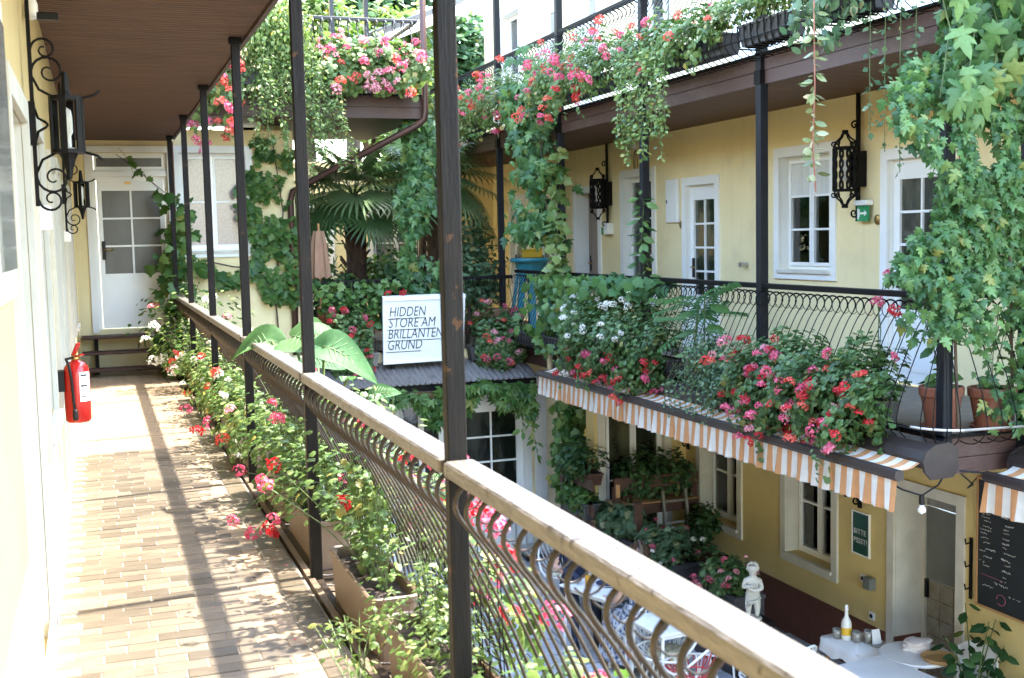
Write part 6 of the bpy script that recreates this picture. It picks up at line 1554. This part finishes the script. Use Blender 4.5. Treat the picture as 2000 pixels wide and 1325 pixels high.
def fern():
    t = thing('tree_sapling', 'feathery sapling with long pinnate leaves leaning over the railing', 'sapling', (5.2, 9.6, .36)); P = []; D = []; N_ = []; S = []; mb = MB()
    base = Vector((5.22, 9.6, .36)); top = Vector((5.24, 9.45, 1.02)); mb.tube([base, (base+top)/2+Vector((.02, 0, 0)), top], [.012, .01, .007], 6)
    for a, el, s_ in ((-2.6, .05, .52), (-1.9, -.25, .5), (-3.1, .25, .5), (-1.4, .45, .55), (.3, .5, .45), (1.9, .1, .5), (2.6, -.2, .45), (-1.0, .1, .5), (3.0, -.45, .42), (-2.2, -.6, .38), (-1.7, .75, .5)):
        d = Vector((math.cos(a)*math.cos(el), math.sin(a)*math.cos(el), math.sin(el))); c0 = base.lerp(top, RN.uniform(.55, 1)); P.append(c0); D.append(d); N_.append((0, 0, 1)); S.append(s_); mb.tube([c0, c0+d*s_*.95-Vector((0, 0, .1*s_))], [.005, .002], 4)
    leaf_objs('leaf', T_PINN, np.array(P), np.array(D), np.array(N_, float), np.array(S), LF_COLO, t); mb.build('stem', STEM, t)
fern()
def big_leaf():
    t = thing('broad_leaved_plant', 'broad-leaved plant in the railing below the sapling', 'plant', (5.2, 9.3, .36)); mb = MB(); P = []; D = []; S = []
    for k in range(9): a = k*2.2; z = .5+.06*k; c0 = Vector((5.24, 9.35, z)); d = Vector((math.cos(a), math.sin(a), -.25)); P.append(c0+d*.06); D.append(d); S.append(.22+.06*RN.random()); mb.tube([c0, c0+d*.07], .004, 4)
    leaf_objs('leaf', T_OVAL, np.array(P), np.array(D), np.tile([-.3, -.3, 1.], (9, 1)), np.array(S), LF_IVY_O, t); mb.tube([(5.2, 9.3, .3), (5.24, 9.35, 1.02)], .008, 5); mb.build('stem', STEM, t)
big_leaf()
def cr_rail(k):
    u = rng.random(k); return np.stack([5.33+.14*rng.normal(size=k), 10.6+3.1*u, 1.17-.05*rng.random(k)-(.12+.85*np.clip((u-.25)/.5, 0, 1))*rng.random(k)**1.2], 1)
creeper('pale creeper draped over the railing at the far end of the lower balcony', cr_rail, 1050, LF_IVY, LF_COLO, T_IVY, .12, (-.6, -.6, .4), 230, jit=.5)
def colmid(k):
    u = rng.random(k); c = 13.75+.12*np.sin(u*7); w_ = .40-.16*u+.08*np.sin(u*21)
    return np.stack([5.28+.14*rng.normal(size=k), c+w_*(rng.random(k)*2-1), 3.95-2.4*u], 1)
creeper('hanging vine column between the far black posts from upper to lower balcony', colmid, 900, LF_VINE, LF_VINE_O, T_MAPLE, .13, (-.6, -.75, .25), 260, gap=1.9, jit=.45, stems=[[(5.4, 13.5, 1.5), (5.35, 13.6, 2.2), (5.3, 13.7, 3.8)]])
strand('leafy vine sprig climbing the second black post', [[(5.45, 11.0, 1.15), (5.43, 11.03, 1.5), (5.45, 11.0, 1.95), (5.4, 11.1, 2.1)]], 42, LF_IVY, T_OVAL, .12, .06, cat='climbing plant', name='climbing_vine', hang=.5)
strand('pale vine climbing the far black post beside the hanging column', [[(5.42, 13.35, 1.1), (5.4, 13.3, 1.7), (5.42, 13.35, 2.3), (5.38, 13.2, 2.7)], [(5.3, 13.1, 1.2), (5.3, 13.05, 1.9)]], 110, LF_LIGHT, T_IVY, .13, .1, cat='climbing plant', name='climbing_vine', hang=.7)
# the big vine at the right edge
def vineR(k):
    u = rng.random(k); z = 3.25-2.0*u; lo = 5.16+.30*np.clip(.35-np.abs(u-.45), 0, 1)*-1+.16*np.sin(u*11); lo = np.where(u < .25, lo+.12, lo); hi = 6.15
    return np.stack([lo+(hi-lo)*rng.random(k), 6.18+.22*rng.random(k)+.1*np.sin(u*8), z], 1)
def vineR2(k):
    u = rng.random(k); a = rng.random(k) < .42
    x = np.where(a, 5.40+.13*rng.normal(size=k), 5.98+.12*rng.normal(size=k)); z = np.where(a, 1.3-.45*u, 1.3-1.1*u)
    return np.stack([x, 6.25+.12*rng.normal(size=k), z], 1)
def vine_all(k):
    a = vineR(int(k*.84)); b = vineR2(k-len(a)); return np.concatenate([a, b])
creeper('big lush vine curtain with lobed leaves at the right picture edge', vine_all, 4000, LF_VINE, LF_VINE_O, T_MAPLE, .072, (-.45, -.85, .3), 300, gap=1.35, gf=7, jit=.42, loc=(5.6, 6.4, .2),
        stems=[[(5.55, 6.38, .2), (5.5, 6.4, 1.5), (5.6, 6.35, 2.5), (5.7, 6.35, 3.3)], [(6.0, 6.35, .25), (5.95, 6.35, 1.4), (5.85, 6.33, 2.6)]])
t = thing('trumpet_vine', 'upper branches of big-lobed leaves hanging at the top right corner', 'climbing plant', (5.8, 6.2, 3.0))
k = 110; P = np.stack([5.2+.95*rng.random(k), 6.05+.25*rng.random(k), 2.35+.95*rng.random(k)], 1); leaf_objs('leaf', T_MAPLE, P, np.array([-.15, -.2, -.9])+unit(k)*.5, np.array([-.3, -.85, .5])+unit(k)*.5, .12+.09*rng.random(k), LF_VINE_O, t)
mb = MB()
for i in range(9): x = 5.25+.1*i; mb.tube([(x, 6.3, 3.3), (x+.04, 6.2, 2.9), (x-.05, 6.18, 2.45)], .005, 4)
mb.build('stem', STEM, t)
strand('thin hanging shoots under the upper balcony edge left of the big vine', [[(5.2+.05*i, 6.9-.1*i, 3.2), (5.18+.05*i, 6.88-.1*i, 2.8), (5.2+.05*i, 6.9-.1*i, 2.3-.15*(i % 3))] for i in range(4)], 150, LF_BLUE, T_SMALL, .05, .03)
# potted shoots in the corner basket
for x, y, lb in ((5.66, 6.68, 'thin leafy plant growing in the left terracotta pot'), (5.97, 6.52, 'climbing plant growing in the right terracotta pot')):
    strand(lb, [[(x, y, .42), (x+.05*math.cos(i*2), y+.05*math.sin(i*2), .7), (x+.13*math.cos(i*2.2), y+.1*math.sin(i*2.2), .85+.1*(i % 3))] for i in range(6)], 46, LF_IVY, T_OVAL, .10, .05, hang=.4, name='potted_plant', cat='plant')
# red flower spray beside the near door
t = thing('geranium', 'single red geranium sprig before the near glazed door', 'flowers', (5.6, 7.1, 1.0)); mb = MB(); P = np.array([(5.55, 7.15, 1.28), (5.35, 7.0, 1.08), (5.3, 6.75, 1.03), (5.3, 6.75, .70)])
for p in P: mb.tube([(5.35, 7.0, .4), ((p[0]+5.35)/2+.03, p[1], p[2]-.2), tuple(p)], .004, 4)
mb.build('stem', STEM, t, kind='stuff'); flower_objs(P, .042, [('red', 1), ('pink', 2)], t)
# upper balcony boxes
box_plant('upper balcony geraniums with red heads beside the hanging vine', (5.24, 11.2, 3.4), (5.24, 13.4, 3.4), OX, 2600, 52, [('red', 2), ('pink', 4), ('coral', 3)], r=.27, clump=.6, up=.3, spill=.5, fr=.05, fl=(-80, 90), m=LF_GERB)
box_plant('far upper balcony geraniums behind the hanging vine', (5.24, 14.0, 3.4), (5.24, 17.0, 3.4), OX, 2800, 46, [('pink', 3), ('coral', 3), ('red', 1), ('white', 1)], r=.27, clump=.6, up=.25, spill=.5, fr=.05, fl=(-80, 90), m=LF_GERB)
box_plant('upper balcony geraniums with coral heads and dangling shoots, right of the post', (5.24, 9.0, 3.38), (5.24, 11.0, 3.38), OX, 2000, 22, [('coral', 3), ('pink', 3)], r=.21, clump=.6, up=.2, spill=.3, fr=.045, m=LF_GERB)
box_plant('small-leaved plants in the ribbed basket of the upper balcony', (5.24, 7.9, 3.38), (5.15, 8.75, 3.38), OX, 1400, 4, [('coral', 1)], r=.24, up=.3, m=LF_LIGHT, T=T_OVAL, size=.05, th0=10)
box_plant('grassy grey plant in the basket nearest the vine', (5.24, 6.85, 3.36), (5.24, 7.6, 3.36), OX, 900, 0, [], r=.3, up=.2, spill=.6, m=LF_BLUE, T=T_OVAL, size=.08)
strand('pale trailing shoots hanging from the upper balcony box', [[(5.05, 9.5+.09*i, 3.4), (4.93, 9.5+.09*i, 3.2), (4.92, 9.5+.09*i, 2.75-.12*(i % 3)), (4.93, 9.48+.09*i, 2.5-.2*(i % 4 == 1))] for i in range(12)], 1300, LF_LIGHT, T_SMALL, .045, .035, stem=STEM)
strand('string of succulent leaves dangling in front of the double window', [[(4.80, 7.0, 3.3), (4.81, 7.0, 2.6), (4.80, 7.01, 2.2), (4.82, 7.0, 1.88)]], 64, LF_SUCC, T_OVAL, .08, .025, stem=STEMR, hang=.3, objs=True, sr=.005)
# plants of the timber rack and courtyard planters
box_plant('leafy plant in the topmost rack trough', (5.62, 12.8, -1.3), (5.62, 13.5, -1.3), OX, 700, 0, [], r=.2, up=.9, m=LF_DARK, T=T_OVAL, size=.09, name='shrub', cat='plant')
box_plant('bright basil-like plants in the zinc trough of the rack', (5.55, 12.75, -1.67), (5.55, 13.5, -1.67), OX, 700, 0, [], r=.16, m=LF_IVY, T=T_OVAL, size=.08, name='herb', cat='plant')
box_plant('dark herbs in the long trough before the cross wall window', (5.9, 12.68, -1.44), (6.85, 12.68, -1.44), (0, -1, 0), 1200, 0, [], r=.22, up=.6, m=LF_DARK, T=T_OVAL, size=.08, name='herb', cat='plant')
cloud('grey-green hydrangea in the first dark planter with one pale bloom', (5.88, 12.45, -1.82), (.26, .5, .28), 1300, LF_BLUE, T_ROUND, .085, lumps=12, name='hydrangea', cat='plant')
cloud('small succulent rosette on the low rack shelf', (5.5, 12.45, -2.05), (.13, .13, .1), 120, LF_BLUE, T_OVAL, .1, name='succulent', cat='plant')
box_plant('flowering impatiens with white blooms in the middle planter', (5.9, 11.0, -1.93), (5.9, 11.8, -1.93), OX, 1300, 20, [('white', 3), ('pink', 2)], r=.22, th1=200, fr=.032, m=LF_BLUE, fl=(-40, 180), size=.065)
box_plant('pink flowering plant in the planter beside the statue', (5.93, 9.8, -1.93), (5.93, 10.45, -1.93), OX, 1100, 18, [('pink', 3), ('rose', 2)], r=.20, th1=200, fr=.03, m=LF_GER, fl=(-40, 180), size=.055)
def pot_plant():
    t = thing('potted_plant', 'broad-leaved potted plant in front of the chalkboard', 'plant', (6.72, 7.5, G+.33)); mb = MB(); P = []; D = []; S = []
    for j in range(6):
        a = j*1.1; b0 = Vector((6.72, 7.5, G+.33)); tp = b0+Vector((.22*math.cos(a), .25*math.sin(a), .55+.35*RN.random())); mid = (b0+tp)/2+Vector((0, 0, .08)); mb.tube([b0, mid, tp], [.009, .007, .004], 5)
        for k in range(11):
            s_ = .3+.7*k/10; c0 = b0.lerp(mid, s_*2) if s_ < .5 else mid.lerp(tp, s_*2-1); a2 = k*2.4+j; d = Vector((math.cos(a2), math.sin(a2), -.45)); P.append(c0+d*.03); D.append(d); S.append(.11+.05*RN.random())
    leaf_objs('leaf', T_OVAL, np.array(P), np.array(D), np.tile([-.3, -.5, .9], (len(P), 1))+unit(len(P))*.3, np.array(S), LF_DARK if False else leafmat('dark_leaf_single', (.008, .03, .01), (.02, .06, .018), (.05, .11, .03), objrand=True), t); mb.build('stem', STEM, t)
pot_plant()
cloud('dark leafy bush at the bottom right corner below the chalkboard', (6.82, 7.15, -2.35), (.25, .35, .3), 1300, LF_DARK, T_OVAL, .07, name='shrub', cat='plant')
cloud('shrub in deep shade beside the ladder and low window', (6.8, 12.15, -1.95), (.2, .3, .35), 600, LF_DARK, T_OVAL, .09, name='shrub', cat='plant')

# ================================================================== TREES BEYOND
for lb, c_, r3, n, m, s_, tr in (('sunlit yellow-green tree behind the end balcony', (3.6, 20.5, 5.0), (1.7, 1.2, 1.6), 6000, LF_TREE, .17, (1.0, .15)),
                            ('bright bush behind the right half of the end balcony', (5.2, 22.5, 4.8), (1.5, 1.2, 1.7), 5200, LF_TREE, .17, (0, .15)),
                            ('dark tree at the far corner of the right house', (7.9, 25.0, 4.9), (1.5, 1.2, 2.3), 5200, LF_DARK, .22, (-2, .2)),
                            ('tall dark tree top behind the yellow-green tree', (5.8, 27, 7.2), (3.0, 1.5, 2.6), 7000, LF_DARK, .26, (-2, .25)),
                            ('broad dark tree far behind the left end of the balcony', (1.5, 25, 6.0), (2.6, 1.5, 2.6), 6000, LF_TREE, .26, (-2, .25)),
                            ('creeper-clad bush hanging behind the downpipe', (5.2, 19.0, 3.4), (.8, .6, 1.2), 2600, LF_TREE, .14, (.1, .08))):
    cloud(lb, c_, r3, n, m, T_OVAL, s_, cat='tree', name='tree', lumps=16, lump_r=.45, trunk=tr)
# white roof edge of the house behind
t = thing('back_roof', 'pale roof edge of a house beyond, seen between post and trees', 'roof', (6.2, 21.5, 5)); MB().bar((4.6, 20.9, 5.15), (7.0, 22.6, 6.25), 1.6, .12).build('roof_slope', WHITE, t); MB().bar((4.5, 20.2, 5.1), (6.9, 21.8, 6.2), .1, .1).build('gutter', GIRON, t)
